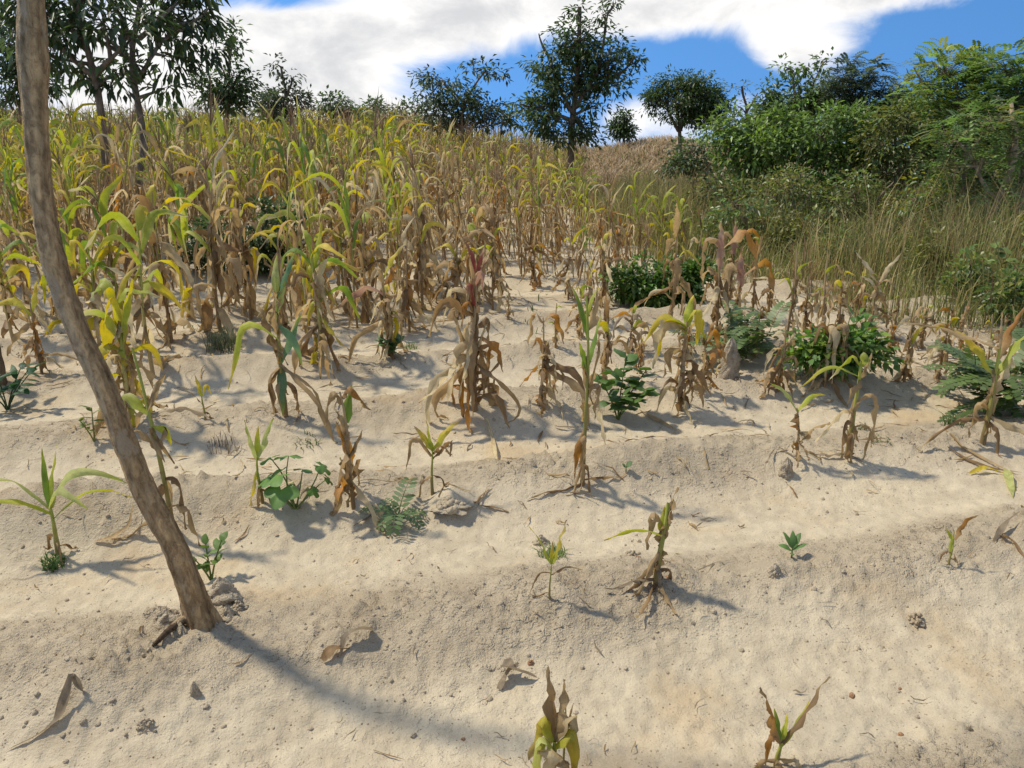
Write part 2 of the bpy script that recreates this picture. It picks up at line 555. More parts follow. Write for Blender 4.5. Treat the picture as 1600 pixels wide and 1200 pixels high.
def lump(name, px, py, w, h, label, seed, tall=1.0, mat=None, group=None):
    """one larger clod or washed-out pinnacle of soil"""
    rng = np.random.default_rng(seed)
    p = hit(px, py)
    nu, nv = 26, 15
    V = []
    for i in range(nv):
        t = i / (nv - 1)
        for j in range(nu):
            a = j / nu * 2 * math.pi
            n = 1 + 0.35 * float(perlin(math.cos(a) * 1.6 + seed, math.sin(a) * 1.6 + t * 3, seed)) + 0.18 * float(perlin(math.cos(a) * 5, math.sin(a) * 5 + t * 7, seed + 3))
            n += 0.16 * float(perlin(math.cos(a) * 9 + 3, math.sin(a) * 9 + t * 13, seed + 5)) + .3 * float(perlin(math.cos(a) * 2.6, t * 5 + math.sin(a) * 2.6, seed + 9))
            r = w / 2 * n * ((1 - t ** 1.2) * 1.5 + .05 if tall < 2 else (1 - t ** 3.0) ** .6 * (1.3 - .45 * t))
            V.append((r * math.cos(a), r * math.sin(a) * 0.85, h * t * (1 + 0.12 * n) - 0.015))
    idx = np.arange(nu * nv).reshape(nv, nu)
    a = idx[:-1]; b = np.roll(a, -1, 1); d = idx[1:]; c = np.roll(d, -1, 1)
    g = G(); g.add(V, np.stack([a, b, c, d], -1).reshape(-1, 4))
    for k in range(26):
        a_, q_ = rng.random() * 6.283, rng.random() ** .5
        s_ = w * rng.uniform(.05, .16)
        g.add(ICO_V * (1 + .4 * (rng.random((12, 1)) - .5)) * s_ + (math.cos(a_) * w * .62 * q_, math.sin(a_) * w * .55 * q_, h * max(0, 1 - q_ * 1.1) * .8), ICO_F)
    link(name, g.mesh(name, mat or M_CLOD), loc=p, label=label, cat='soil clod', group=group)


# ------------------------------------------------------------------ leaf ribbons
GREEN, LIME, YEL = np.array((.15, .225, .045)), np.array((.34, .375, .06)), np.array((.54, .43, .06))
TAN, BROWN, STRAW = np.array((.385, .275, .14)), np.array((.225, .145, .07)), np.array((.60, .50, .30))
RED, BLUE, ORA = np.array((.30, .085, .06)), np.array((.15, .25, .12)), np.array((.42, .20, .05))
GREY = np.array((.27, .215, .145))
PINK = np.array((.38, .23, .17))
STATES = {  # colour at base, middle, tip, edge
    'green': (GREEN * 1.3, GREEN, LIME, LIME * .9), 'lime': (LIME, LIME, YEL, YEL), 'yellow': (LIME, YEL, YEL, ORA), 'turn': (LIME, YEL, TAN, TAN),
    'tipdry': (LIME, LIME, STRAW, STRAW), 'tan': (TAN, TAN * 1.15, TAN, BROWN), 'brown': (BROWN, BROWN * 1.2, TAN, BROWN), 'straw': (TAN, STRAW, STRAW, TAN),
    'red': (RED, RED, TAN, TAN), 'blue': (BLUE, BLUE, LIME, BLUE), 'orange': (TAN, ORA, TAN, BROWN), 'grey': (GREY, GREY, GREY * 1.2, GREY * .8),
    'pink': (PINK, PINK, TAN, STRAW), 'pale': (np.array((.42, .44, .16)), np.array((.45, .46, .17)), LIME, LIME)}


DRY = {'tan', 'brown', 'straw', 'grey', 'orange', 'pink', 'red'}


def leaf_shape(t, kind):
    if kind == 'oval':
        return np.sin(math.pi * np.clip(t, 0, 1) ** 0.85) ** 0.75 + 0.02
    return np.clip(0.5 + 2.2 * t, 0, 1) * np.clip((1 - t) / 0.62, 0, 1) ** 0.75 + 0.015


def ribbon(g, base, az, el0, L, W, bend, kink, kw, state, rng, seg=11, fold=20, ruffle=0.15, twist=0, curl=0.0, gz=None, kind='blade', bright=1.0):
    """a leaf blade that leaves its stalk at elevation el0 (deg), and bends down by `bend` round the place `kink`"""
    t = np.linspace(0, 1, seg)
    el = R(el0) - R(bend) * sstep(kink - kw, kink + kw, t) + R(4) * np.sin(t * 9 + rng.random() * 6)
    a = az + curl * t * t + R(5) * np.sin(t * 5 + rng.random() * 6)
    T = np.stack([np.cos(el) * np.cos(a), np.cos(el) * np.sin(a), np.sin(el)], 1)
    P = np.zeros((seg, 3)); P[1:] = np.cumsum((T[:-1] + T[1:]) * 0.5, 0) * (L / (seg - 1))
    P = P + base
    if gz is not None:
        z0 = gz(P[:, 0], P[:, 1]) + 0.006 + 0.012 * (0.5 + 0.5 * np.sin(t * 7 + rng.random() * 6))
        P[:, 2] = np.maximum(P[:, 2], z0)
        T = np.gradient(P, axis=0); T /= np.linalg.norm(T, axis=1)[:, None] + 1e-9
    S0 = np.stack([-np.sin(a), np.cos(a), 0 * a], 1)
    S0 = S0 - T * np.sum(S0 * T, 1)[:, None]; S0 /= np.linalg.norm(S0, axis=1)[:, None] + 1e-9
    N0 = np.cross(S0, T)
    tw = R(twist) * (.75 * sstep(0, .5, t) + .25 * t) + R(6) * np.sin(t * 6 + rng.random() * 6)
    S = S0 * np.cos(tw)[:, None] + N0 * np.sin(tw)[:, None]
    N = -S0 * np.sin(tw)[:, None] + N0 * np.cos(tw)[:, None]
    w = W * 0.5 * leaf_shape(t, kind)
    if state in DRY:
        w1, w2 = w * (1 + .35 * rng.normal(size=seg).clip(-1.6, 1)), w * (1 + .35 * rng.normal(size=seg).clip(-1.6, 1))
    else:
        w1 = w2 = w
    f = R(fold) * (1 + 0.3 * np.sin(t * 8 + rng.random() * 6))
    ru1 = ruffle * W * np.sin(t * 17 + rng.random() * 6) * np.clip(t * 4, 0, 1)
    ru2 = ruffle * W * np.sin(t * 19 + rng.random() * 6) * np.clip(t * 4, 0, 1)
    e1 = P + S * (w1 * np.cos(f))[:, None] + N * (w1 * np.sin(f) + ru1)[:, None]
    e2 = P - S * (w2 * np.cos(f))[:, None] + N * (w2 * np.sin(f) + ru2)[:, None]
    V = np.stack([e1, P, e2], 1)
    if gz is not None:
        V[..., 2] = np.maximum(V[..., 2], gz(V[..., 0], V[..., 1]) + 0.003)
    cb, cm, ct, ce = STATES[state]
    j = 0.85 + 0.3 * rng.random()
    m1 = np.clip(t * 2, 0, 1)[:, None]; m2 = sstep(0.45 + 0.2 * rng.random(), 1.0, t)[:, None]
    c = (cb * (1 - m1) + cm * m1) * (1 - m2) + ct * m2
    blot = np.clip(np.sin(t * 11 + rng.random() * 6) * 0.5 + rng.random() * .4, 0, 1)[:, None]
    ec = c * (1 - 0.55 * blot) + ce * 0.55 * blot
    C = np.stack([ec, c * 1.06, ec * (0.94 + .12 * rng.random())], 1) * j * bright
    idx = np.arange(seg * 3).reshape(seg, 3)
    F = np.stack([idx[:-1, :-1], idx[:-1, 1:], idx[1:, 1:], idx[1:, :-1]], -1).reshape(-1, 4)
    Lc = np.stack([np.tile([0, .5, 1.0], (seg, 1)), np.repeat(t[:, None], 3, 1) * L * 4 + rng.random(), np.zeros((seg, 3))], -1)
    g.add(V.reshape(-1, 3), F, C.reshape(-1, 3), Lc.reshape(-1, 3))
    return P


def pick(rng, seq):
    return seq[int(rng.integers(len(seq)))]


# maize habits: fresh leaves at the top, dry ones hanging below
HABIT = {
    'lush':  dict(ng=7, gs=('lime', 'green', 'tipdry', 'turn', 'turn', 'tipdry', 'yellow', 'straw'), gl=(.3, .46), gw=(.034, .05), nd=8, ds=('tan', 'brown', 'tan', 'straw', 'turn'), dl=(.3, .5), sc=(TAN, LIME)),
    'green': dict(ng=7, gs=('green', 'lime', 'lime', 'tipdry'), gl=(.3, .46), gw=(.034, .05), nd=7, ds=('tan', 'turn', 'brown'), dl=(.3, .45), sc=(BROWN, LIME)),
    'half':  dict(ng=5, gs=('turn', 'tipdry', 'straw', 'tan', 'tan', 'brown'), gl=(.26, .42), gw=(.032, .05), nd=11, ds=('tan', 'brown', 'straw', 'tan'), dl=(.3, .5), sc=(BROWN, TAN)),
    'dry':   dict(ng=1, gs=('turn', 'orange', 'straw'), gl=(.22, .34), gw=(.03, .045), nd=13, ds=('tan', 'brown', 'straw', 'tan', 'orange'), dl=(.28, .5), sc=(BROWN, TAN)),
    'bare':  dict(ng=2, gs=('tipdry', 'lime', 'turn'), gl=(.16, .28), gw=(.022, .036), nd=4, ds=('tan', 'straw', 'brown'), dl=(.18, .32), sc=(BROWN * 1.2, TAN)),
    'tuft':  dict(ng=3, gs=('turn', 'orange', 'lime'), gl=(.4, .6), gw=(.05, .07), nd=12, ds=('tan', 'brown', 'straw', 'grey'), dl=(.6, .9), sc=(BROWN, TAN)),
    'none':  dict(ng=0, gs=('lime',), gl=(.3, .4), gw=(.04, .05), nd=0, ds=('tan',), dl=(.3, .4), sc=(BROWN, LIME)),
}


def maize_parts(rng, H, habit, extra=(), gz=None, tassel=False, lean=(0, 0), seg=11, scale_w=1.0, rad=None, ng=None, nd=None, wide=False, stalk_top=0.84, nd_sheath=0, spikes=9):
    """list of (part name, G) for one plant standing at the origin"""
    hb = HABIT[habit]
    flat = gz is None
    if flat:
        gz = lambda x, y: np.zeros_like(np.asarray(x, float))
    parts = []
    r0 = rad or (0.006 + 0.0062 * H)
    n = 9
    t = np.linspace(0, 1, n)
    Hs = H * stalk_top
    la, lm = lean
    wob = 0.02 * H
    P = np.stack([lm * H * math.cos(la) * t ** 1.5 + wob * np.sin(t * 4 + rng.random() * 6) * t, lm * H * math.sin(la) * t ** 1.5 + wob * np.sin(t * 5 + rng.random() * 6) * t, Hs * t - 0.03 * (1 - t)], 1)
    c0, c1 = hb['sc']
    cs = c0[None] * (1 - t[:, None]) + c1[None] * t[:, None]
    cs = cs * (0.85 + 0.3 * rng.random((n, 1)))
    g = G(); g.tube(P, r0 * (1 - 0.62 * t) * (1 + 0.12 * (np.arange(n) % 2)), 6, cs)
    parts.append(('stalk', g))
    at = lambda f: np.array([np.interp(f, t, P[:, k]) for k in range(3)])
    plane = rng.random() * math.pi
    ng = hb['ng'] if ng is None else ng
    nd = hb['nd'] if nd is None else nd
    for i in range(ng):
        f = 0.50 + 0.5 * (i + 0.6 * rng.random()) / max(ng, 1)
        az = plane + math.pi * i + rng.normal() * 0.55
        L = H * rng.uniform(*hb['gl']) * (1.1 if i < ng - 1 else 0.8)
        W = min(0.07, rng.uniform(*hb['gw']) * H ** 0.5) * scale_w
        g = G()
        top = i >= ng - 2
        ribbon(g, at(min(f, 1)), az, rng.uniform(45, 78) if not top else rng.uniform(60, 84), L, W, rng.uniform(75, 160) if rng.random() < 0.88 else 35,
               rng.uniform(.28, .6), rng.uniform(.15, .35), pick(rng, hb['gs']), rng, seg, rng.uniform(12, 30), 0.10, rng.choice((-1, 1)) * rng.uniform(10, 85), rng.normal() * .3, gz)
        parts.append(('leaf', g))
    for i in range(nd):
        f = 0.12 + 0.62 * (i + rng.random()) / max(nd, 1)
        az = plane + math.pi * i + rng.normal() * 0.8
        L = H * rng.uniform(*hb['dl'])
        W = min(0.066, rng.uniform(.038, .064) * H ** 0.55) * scale_w
        g = G()
        if rng.random() < (0.5 if wide else 0.28):     # a wide arch that reaches out before it hangs
            ribbon(g, at(f), az, rng.uniform(10, 55), L, W, rng.uniform(85, 130), rng.uniform(.25, .5), rng.uniform(.15, .3), pick(rng, hb['ds']), rng, seg, rng.uniform(22, 58), 0.22, rng.normal() * 110, rng.normal() * .7, gz)
        else:
            ribbon(g, at(f), az, rng.uniform(0, 50), L, W, rng.uniform(75, 125), rng.uniform(.04, .16), rng.uniform(.06, .12), pick(rng, hb['ds']), rng, seg, rng.uniform(25, 65), 0.24, rng.normal() * 130, rng.normal() * .8, gz)
        parts.append(('leaf', g))
    if habit != 'none' or nd_sheath:
        g = G()
        for i in range(nd_sheath or (7 if H > .5 else 4)):
            f = rng.uniform(.15, .85)
            ribbon(g, at(f) + np.array([rng.normal(), rng.normal(), 0]) * r0 * .6, rng.random() * 6.28, rng.uniform(-86, -62) if rng.random() < .7 else rng.uniform(60, 84), H * rng.uniform(.12, .3), rng.uniform(.025, .045) * scale_w, rng.uniform(-15, 15), .5, .4,
                   pick(rng, hb['ds']), rng, 6, rng.uniform(45, 75), .25, rng.normal() * 80, 0, gz)
        parts.append(('sheath', g))
    for e in extra:        # explicit leaves: height fraction, azimuth deg, el0, length, width, bend, kink, kinkwidth, state
        f, az, el0, L, W, bend, kink, kw, st = e[:9]
        g = G()
        ribbon(g, at(f), R(az), el0, L, W, bend, kink, kw, st, rng, 14, e[9] if len(e) > 9 else 22, 0.08 if st in ('green', 'lime', 'pale', 'blue', 'yellow') else 0.2,
               rng.choice((-1, 1)) * rng.uniform(35, 75) * abs(math.cos(R(az))) + rng.normal() * 12, 0, gz)
        parts.append(('leaf', g))
    if tassel:
        g = G()
        top = P[-1]
        for k in range(spikes):
            a = rng.random() * 6.28
            sp = 0.05 + 0.5 * rng.random() if k else 0.03
            L = H * rng.uniform(.12, .19) if k else H * .24
            tt = np.linspace(0, 1, 4)[:, None]
            d = np.array([math.cos(a) * sp, math.sin(a) * sp, 1.0])
            Q = top + d * tt * L + np.array([math.cos(a), math.sin(a), -0.7]) * (tt ** 2) * L * 0.3 * sp * 2
            g.tube(Q, [0.0035, 0.005, 0.0045, 0.001], 3, np.array((.27, .17, .095)) * rng.uniform(.8, 1.2))
        parts.append(('tassel', g))
    return parts


MATOF = {'sheath': M_LEAF, 'stalk': M_STALK, 'leaf': M_LEAF, 'tassel': M_STALK, 'foliage': M_LEAF}
NEAR_XY = []


def put_maize(px, pb, pt, habit, label, seed, group='maize plants standing apart on the sand', extra=(), pos=None, **kw):
    p = hit(px, pb) if pos is None else pos
    H = height_at(p, pt) - p[2]
    rng = np.random.default_rng(seed)
    gz = lambda x, y: gz_at(np.asarray(x) + p[0], np.asarray(y) + p[1]) - p[2]
    root = link('maize_plant', None, loc=p, label=label, cat='maize plant', group=group)
    root.empty_display_size = 0.1
    kw.setdefault('scale_w', 1.22)
    for nm, g in maize_parts(rng, H, habit, extra, gz, **kw):
        link(nm, g.mesh(nm, MATOF[nm]), root, kind='stuff' if nm in ('sheath', 'tassel') else None)
    NEAR_XY.append((p[0], p[1]))
    return root, p, H

# ------------------------------------------------------------------ trees
def rand_dirs(rng, n):
    v = rng.normal(size=(n, 3))
    return v / np.linalg.norm(v, axis=1)[:, None]


def leaves(g, rng, P, D, L, W, C, fold=0.35, droop=0.0):
    """many kite-shaped leaves (4 verts, 2 tris) at P along D"""
    n = len(P)
    D = D.copy(); D[:, 2] -= droop; D /= np.linalg.norm(D, axis=1)[:, None]
    S = np.cross(D, rand_dirs(rng, n) * 0.6 + np.array([0, 0, 1.0])); S /= np.linalg.norm(S, axis=1)[:, None] + 1e-9
    N = np.cross(S, D)
    L = np.asarray(L)[:, None] if np.ndim(L) else L
    W = np.asarray(W)[:, None] if np.ndim(W) else W
    mid = P + D * L * 0.45
    a = mid + S * W * 0.5 + N * W * fold
    b = mid - S * W * 0.5 + N * W * fold
    tip = P + D * L - np.array([0, 0, 1]) * L * 0.12
    V = np.stack([P, a, tip, b], 1).reshape(-1, 3)
    k = np.arange(n)[:, None] * 4
    F = np.concatenate([k + np.array([0, 1, 2]), k + np.array([0, 2, 3])])
    g.add(V, F, np.repeat(C, 4, 0))


def fronds(g, rng, P, D, L, C, npair=7, lw=0.022, ll=0.05):
    """feathery compound leaves: pairs of leaflets along each rachis"""
    n = len(P)
    S = np.cross(D, np.array([0, 0, 1.0]) + 0.3 * rand_dirs(rng, n)); S /= np.linalg.norm(S, axis=1)[:, None] + 1e-9
    U = np.cross(S, D)
    for i in range(npair):
        t = (i + 0.8) / npair
        Q = P + D * (L * t)[:, None] - np.array([0, 0, 1.0]) * (L * 0.35 * t * t)[:, None]
        s = ll * (1 - 0.5 * abs(t - 0.4))
        for sg in (-1, 1):
            d = S * sg + D * 0.45; d /= np.linalg.norm(d, axis=1)[:, None]
            a = Q; tip = Q + d * s - U * s * 0.1
            w = D * lw * 0.5
            V = np.stack([a, Q + d * s * .5 + w, tip, Q + d * s * .5 - w], 1).reshape(-1, 3)
            k = np.arange(n)[:, None] * 4
            g.add(V, np.concatenate([k + np.array([0, 1, 2]), k + np.array([0, 2, 3])]), np.repeat(C, 4, 0))


DARK, MIDG, BRIGHT, OLIVE = np.array((.055, .083, .030)), np.array((.085, .128, .036)), np.array((.15, .215, .05)), np.array((.155, .165, .045))
GREYG = np.array((.105, .135, .072))
BARKC = np.array((.16, .125, .095))


def curve3(a, b, rng, n=6, sag=0.12):
    t = np.linspace(0, 1, n)[:, None]
    L = np.linalg.norm(b - a)
    m = (a + b) / 2 + rng.normal(size=3) * L * sag
    return (1 - t) ** 2 * a + 2 * t * (1 - t) * m + t ** 2 * b


def put_tree(name, label, cat, Y, lobes, stems, seed, leaf=(0.11, 0.05), col=MIDG, dens=1.0, clump=0.22, per=14, style='kite', droop=0.25, base=None,
             group=None, trunk_r=0.07, depth=1.0, var=0.25, col2=None, bark=BARKC, twig=0.6, shell=0.45, subst=True):
    """lobes: crown masses given as pixel centre and radii at forward distance Y; stems: polylines of pixels at that distance"""
    rng = np.random.default_rng(seed)
    if base is None:
        q = at_y(stems[0][0][0], stems[0][0][1], Y)
        base = np.array([q[0], Y, float(ground_z(q[0], Y))])
    root = link(name, None, loc=base, label=label, cat=cat, group=group)
    gt, gl = G(), G()
    forks = []
    for si, st in enumerate(stems):
        pts = [at_y(x, y, Y) + np.array([0, (rng.random() - .5) * 0.3 if i else 0, 0]) for i, (x, y) in enumerate(st)]
        if si == 0:
            if pts[0][2] > base[2] + 0.03:
                pts.insert(0, base.copy())
            pts[0] = np.array([pts[0][0], pts[0][1], base[2] - 0.1])
        pts = np.array(pts)
        # resample smoothly
        s = np.concatenate([[0], np.cumsum(np.linalg.norm(np.diff(pts, axis=0), axis=1))])
        tt = np.linspace(0, s[-1], 12)
        Q = np.stack([np.interp(tt, s, pts[:, k]) for k in range(3)], 1)
        Q[1:-1] = (Q[:-2] + 2 * Q[1:-1] + Q[2:]) / 4
        Q[1:-1] += rng.normal(size=(10, 3)) * 0.012 * s[-1] * 0.3
        r0 = trunk_r * (1.0 if si == 0 else 0.62)
        gt.tube(Q - base, np.linspace(r0, r0 * (0.5 if si == 0 else .35), 12), 8, bark * rng.uniform(.85, 1.15))
        forks += list(Q[5:])
    forks = np.array(forks)
    for cx, cy, rx, ry, *w in lobes:
        w = w[0] if w else 1.0
        c = at_y(cx, cy, Y)
        sc = np.linalg.norm(at_y(cx + 1, cy, Y) - c)
        ax, azz = rx * sc, ry * sc
        ay = 0.5 * (ax + azz) * depth
        c = c + np.array([0, (rng.random() - .5) * ay * 0.8, 0])
        f0 = forks[np.argmin(np.linalg.norm(forks - c - np.array([0, 0, -azz]), axis=1))]
        limb = curve3(f0, c, rng, 7, 0.1)
        gt.tube(limb - base, np.linspace(trunk_r * .45, trunk_r * .16, 7), 6, bark)
        ncl = max(4, int(w * dens * 16 * (ax * azz + ax * ay + ay * azz) / 3 / (clump ** 2) * 0.30 * 2.6))
        d = rand_dirs(rng, ncl)
        rr = (shell + (1 - shell) * rng.random(ncl)) ** 0.8
        # an uneven outline: sub-masses push out, hollows fall in
        bump = 1 + 0.28 * perlin(d[:, 0] * 2.1 + seed, d[:, 2] * 2.1 + cx, seed) + 0.22 * perlin(d[:, 0] * 4.5 + cy, d[:, 2] * 4.5 + d[:, 1] * 3, seed + 1)
        K = c + d * rr[:, None] * bump[:, None] * np.array([ax, ay, azz])
        K[:, 2] = np.maximum(K[:, 2], base[2] + 0.12)
        hollow = perlin(K[:, 0] / (clump * 3.2), K[:, 2] / (clump * 3.2) + K[:, 1] / (clump * 4), seed + 5)
        K = K[hollow > -0.32]
        ncl = len(K)
        if ncl == 0:
            continue
        for k in K[rng.random(ncl) < twig * min(1, 60 / ncl)]:
            s0 = limb[int(rng.integers(3, 7))]
            gt.tube(curve3(s0, k, rng, 4, 0.12) - base, [trunk_r * .13, trunk_r * .09, trunk_r * .06, trunk_r * .03], 4, bark)
        cl_c = 1 + var * 1.2 * rng.normal(size=ncl)
        n = ncl * per
        ci = np.repeat(np.arange(ncl), per)
        off = rand_dirs(rng, n) * (rng.random((n, 1)) ** 0.6) * clump * np.array([1, 1, 0.7])
        P = K[ci] + off - base
        out = off / clump + (K[ci] - c) / np.array([ax, ay, azz]) * 0.5 + rand_dirs(rng, n) * 0.6
        D = out / (np.linalg.norm(out, axis=1)[:, None] + 1e-9)
        C = col[None] * np.clip(cl_c[ci] + var * rng.normal(size=n) * 0.7, 0.45, 1.8)[:, None]
        if col2 is not None:
            mk = (rng.random(ncl) < 0.3)[ci] | (rng.random(n) < 0.06)
            C[mk] = (col2[None] * np.clip(1 + var * rng.normal(size=(n, 1)), .5, 1.6))[mk]
        if style == 'kite':
            leaves(gl, rng, P, D, leaf[0] * rng.uniform(.65, 1.25, n), leaf[1] * rng.uniform(.7, 1.2, n), C, 0.22, droop)
        else:
            D[:, 2] = D[:, 2] * 0.5
            D /= np.linalg.norm(D, axis=1)[:, None]
            sub = rng.random(n) < 0.30
            fronds(gl, rng, P[sub], D[sub], leaf[0] * rng.uniform(.7, 1.3, int(sub.sum())), C[sub], 6, leaf[0] * .16, leaf[0] * .30)
    link('trunk' if cat == 'tree' else 'stem', gt.mesh('trunk', M_BARK), root)
    link('crown' if cat == 'tree' else 'foliage', gl.mesh('crown', M_FOL, False), root, kind='stuff')
    return root


def build_trees():
    # the pair of long-leaved trees standing in the maize at the left
    put_tree('tree', 'long-leaved tree whose straight brown trunk rises from the maize beside the leaning trunk', 'tree', 11.5,
             [(95, 62, 55, 45), (60, 5, 75, 45), (165, 30, 50, 45, .8), (118, 112, 42, 24, .8), (170, 118, 28, 22, .6), (30, 45, 40, 40), (110, -60, 100, 50), (205, 55, 40, 35, .6)],
             [[(178, 345), (170, 240), (152, 125), (132, 60), (118, -30)], [(152, 125), (110, 85), (78, 55)], [(150, 115), (185, 90), (200, 60)], [(132, 60), (60, 15), (20, -10)], [(150, 122), (140, 100), (92, 92)]],
             11, (0.20, 0.062), DARK * 1.25, 0.5, 0.26, 15, droop=0.75, trunk_r=.07, twig=.9, bark=np.array((.19, .145, .105)))
    put_tree('tree', 'long-leaved tree with a grey trunk forking at the top, in the maize at left', 'tree', 12.2,
             [(275, 22, 55, 42), (310, 62, 32, 30, .8), (232, 20, 42, 38, .7), (205, 118, 34, 26, .6), (262, 88, 40, 30, .7), (255, 138, 20, 18, .5), (180, 10, 40, 40, .6), (330, 10, 30, 30, .8), (240, -60, 110, 50)],
             [[(217, 372), (222, 270), (218, 190), (213, 130), (207, 75), (225, 0), (235, -60)], [(208, 80), (185, 30), (165, -10)], [(210, 95), (180, 70), (120, 25)], [(214, 130), (250, 70), (290, 40)], [(216, 110), (200, 90), (150, 60), (90, 20)], [(218, 60), (265, 20), (300, -10)]],
             12, (0.20, 0.065), DARK * 1.2, 0.5, 0.26, 15, droop=0.75, trunk_r=.066, twig=1.0, bark=np.array((.24, .205, .175)))
    put_tree('tree', 'bushy dark tree at the left edge behind the leaning trunk', 'tree', 21,
             [(20, 70, 50, 40), (40, 118, 42, 34), (5, 140, 40, 30), (75, 130, 25, 22, .6)], [[(30, 200), (28, 140), (22, 90)]], 13, (0.19, 0.085), DARK * 1.3, 1.1, .34, 14)
    put_tree('tree', 'dense rounded dark tree right of the forked grey trunk', 'tree', 20,
             [(362, 72, 30, 32), (348, 112, 42, 38), (375, 138, 30, 28), (325, 135, 26, 26, .8), (350, 160, 36, 16)], [[(352, 215), (353, 150), (360, 100)], [(353, 160), (335, 120)], [(353, 150), (375, 110)]],
             14, (0.16, 0.075), DARK * 1.35, 1.2, .30, 15)
    put_tree('tree', 'low grey-green tree with a thin bare sprig on top, behind the maize', 'tree', 26,
             [(440, 158, 36, 24), (470, 165, 26, 20), (420, 168, 24, 18), (432, 100, 14, 9, .25), (455, 118, 14, 9, .25)], [[(448, 215), (448, 160), (438, 105)], [(448, 150), (460, 120)]],
             15, (0.17, 0.08), GREYG * .75, 1.5, .30, 13)
    put_tree('tree', 'small dark tree between the sprigged tree and the feathery tree', 'tree', 30,
             [(515, 165, 26, 17), (545, 175, 24, 15)], [[(522, 215), (520, 170)]], 16, (0.2, 0.09), DARK * 1.7, 1.5, .36, 13)
    put_tree('tree', 'long low row of dark bush behind the maize tops at centre left', 'tree', 38,
             [(590, 178, 30, 16), (635, 178, 30, 17), (570, 182, 22, 14)], [[(610, 215), (605, 180)]], 17, (0.26, 0.12), DARK * 1.6, 1.6, .5, 13)
    put_tree('tree', 'feathery spreading tree with flat layered crown left of the big centre tree', 'tree', 25,
             [(690, 122, 42, 14, .8), (745, 108, 34, 13, .6), (668, 150, 34, 20, .8), (720, 150, 44, 20), (745, 170, 40, 22), (690, 178, 46, 20), (780, 178, 24, 16), (770, 118, 18, 9, .6), (650, 120, 20, 9, .6), (640, 170, 26, 18), (800, 188, 24, 14), (720, 195, 60, 14)],
             [[(722, 225), (720, 180), (735, 140), (758, 112)], [(722, 170), (700, 135), (670, 118)], [(725, 160), (690, 125)]],
             18, (0.19, 0.075), GREYG * .75, .6, .28, 13, col2=DARK * 1.6, trunk_r=.05)
    put_tree('tree', 'tall leafy tree with open crown standing alone at the field edge, upper centre', 'tree', 22,
             [(905, 62, 48, 34), (948, 88, 44, 36), (862, 92, 36, 34), (905, 115, 60, 34), (955, 130, 36, 26, .8), (868, 140, 40, 26, .8), (845, 168, 38, 26), (812, 162, 20, 9, .5),
              (872, 190, 34, 20), (930, 165, 34, 22, .5), (912, 200, 26, 14, .8), (906, 20, 9, 16, .35), (945, 22, 17, 22, .4), (962, 5, 10, 9, .4), (842, 52, 16, 12, .5), (990, 90, 14, 16, .5), (888, 212, 40, 16), (850, 195, 34, 18), (925, 218, 24, 12, .8)],
             [[(893, 232), (895, 190), (900, 140), (908, 60), (905, 12)], [(896, 180), (870, 130), (855, 85)], [(897, 170), (935, 110), (950, 20)], [(897, 190), (850, 170)], [(898, 150), (960, 120)]],
             19, (0.18, 0.07), DARK * 1.4, .64, .28, 15, droop=.3, trunk_r=.10, twig=.9, col2=MIDG)
    put_tree('tree', 'tiny dark tree on the skyline between the tall tree and the umbrella tree', 'tree', 34,
             [(975, 181, 10, 8), (970, 194, 14, 9), (980, 205, 18, 8), (962, 206, 12, 7)], [[(975, 215), (975, 185)]], 20, (0.18, 0.09), DARK * 1.6, 2.0, .3, 13)
    put_tree('tree', 'round umbrella-shaped dark green tree on several thin stems on the skyline', 'tree', 27,
             [(1045, 148, 38, 26), (1092, 148, 42, 28), (1068, 128, 42, 15), (1068, 158, 56, 22), (1112, 162, 26, 20), (1028, 164, 24, 20), (1068, 178, 50, 18), (1100, 182, 30, 14)],
             [[(1062, 222), (1062, 190), (1055, 155)], [(1062, 205), (1075, 180), (1090, 150)], [(1060, 205), (1046, 180), (1040, 155)], [(1064, 205), (1068, 170)]],
             21, (0.13, 0.055), MIDG * .85, 1.2, .28, 16, trunk_r=.09)
    put_tree('tree', 'wispy pale sparse tree right of the umbrella-shaped tree', 'tree', 27,
             [(1158, 140, 22, 14, .35), (1180, 155, 20, 16, .35), (1150, 165, 18, 12, .4)], [[(1168, 230), (1166, 170), (1158, 135)], [(1167, 175), (1185, 145)]], 22, (0.15, 0.05), GREYG * 1.2, .5, .30, 10)
    # thicket at the right
    grp = 'trees and bushes of the thicket at right'
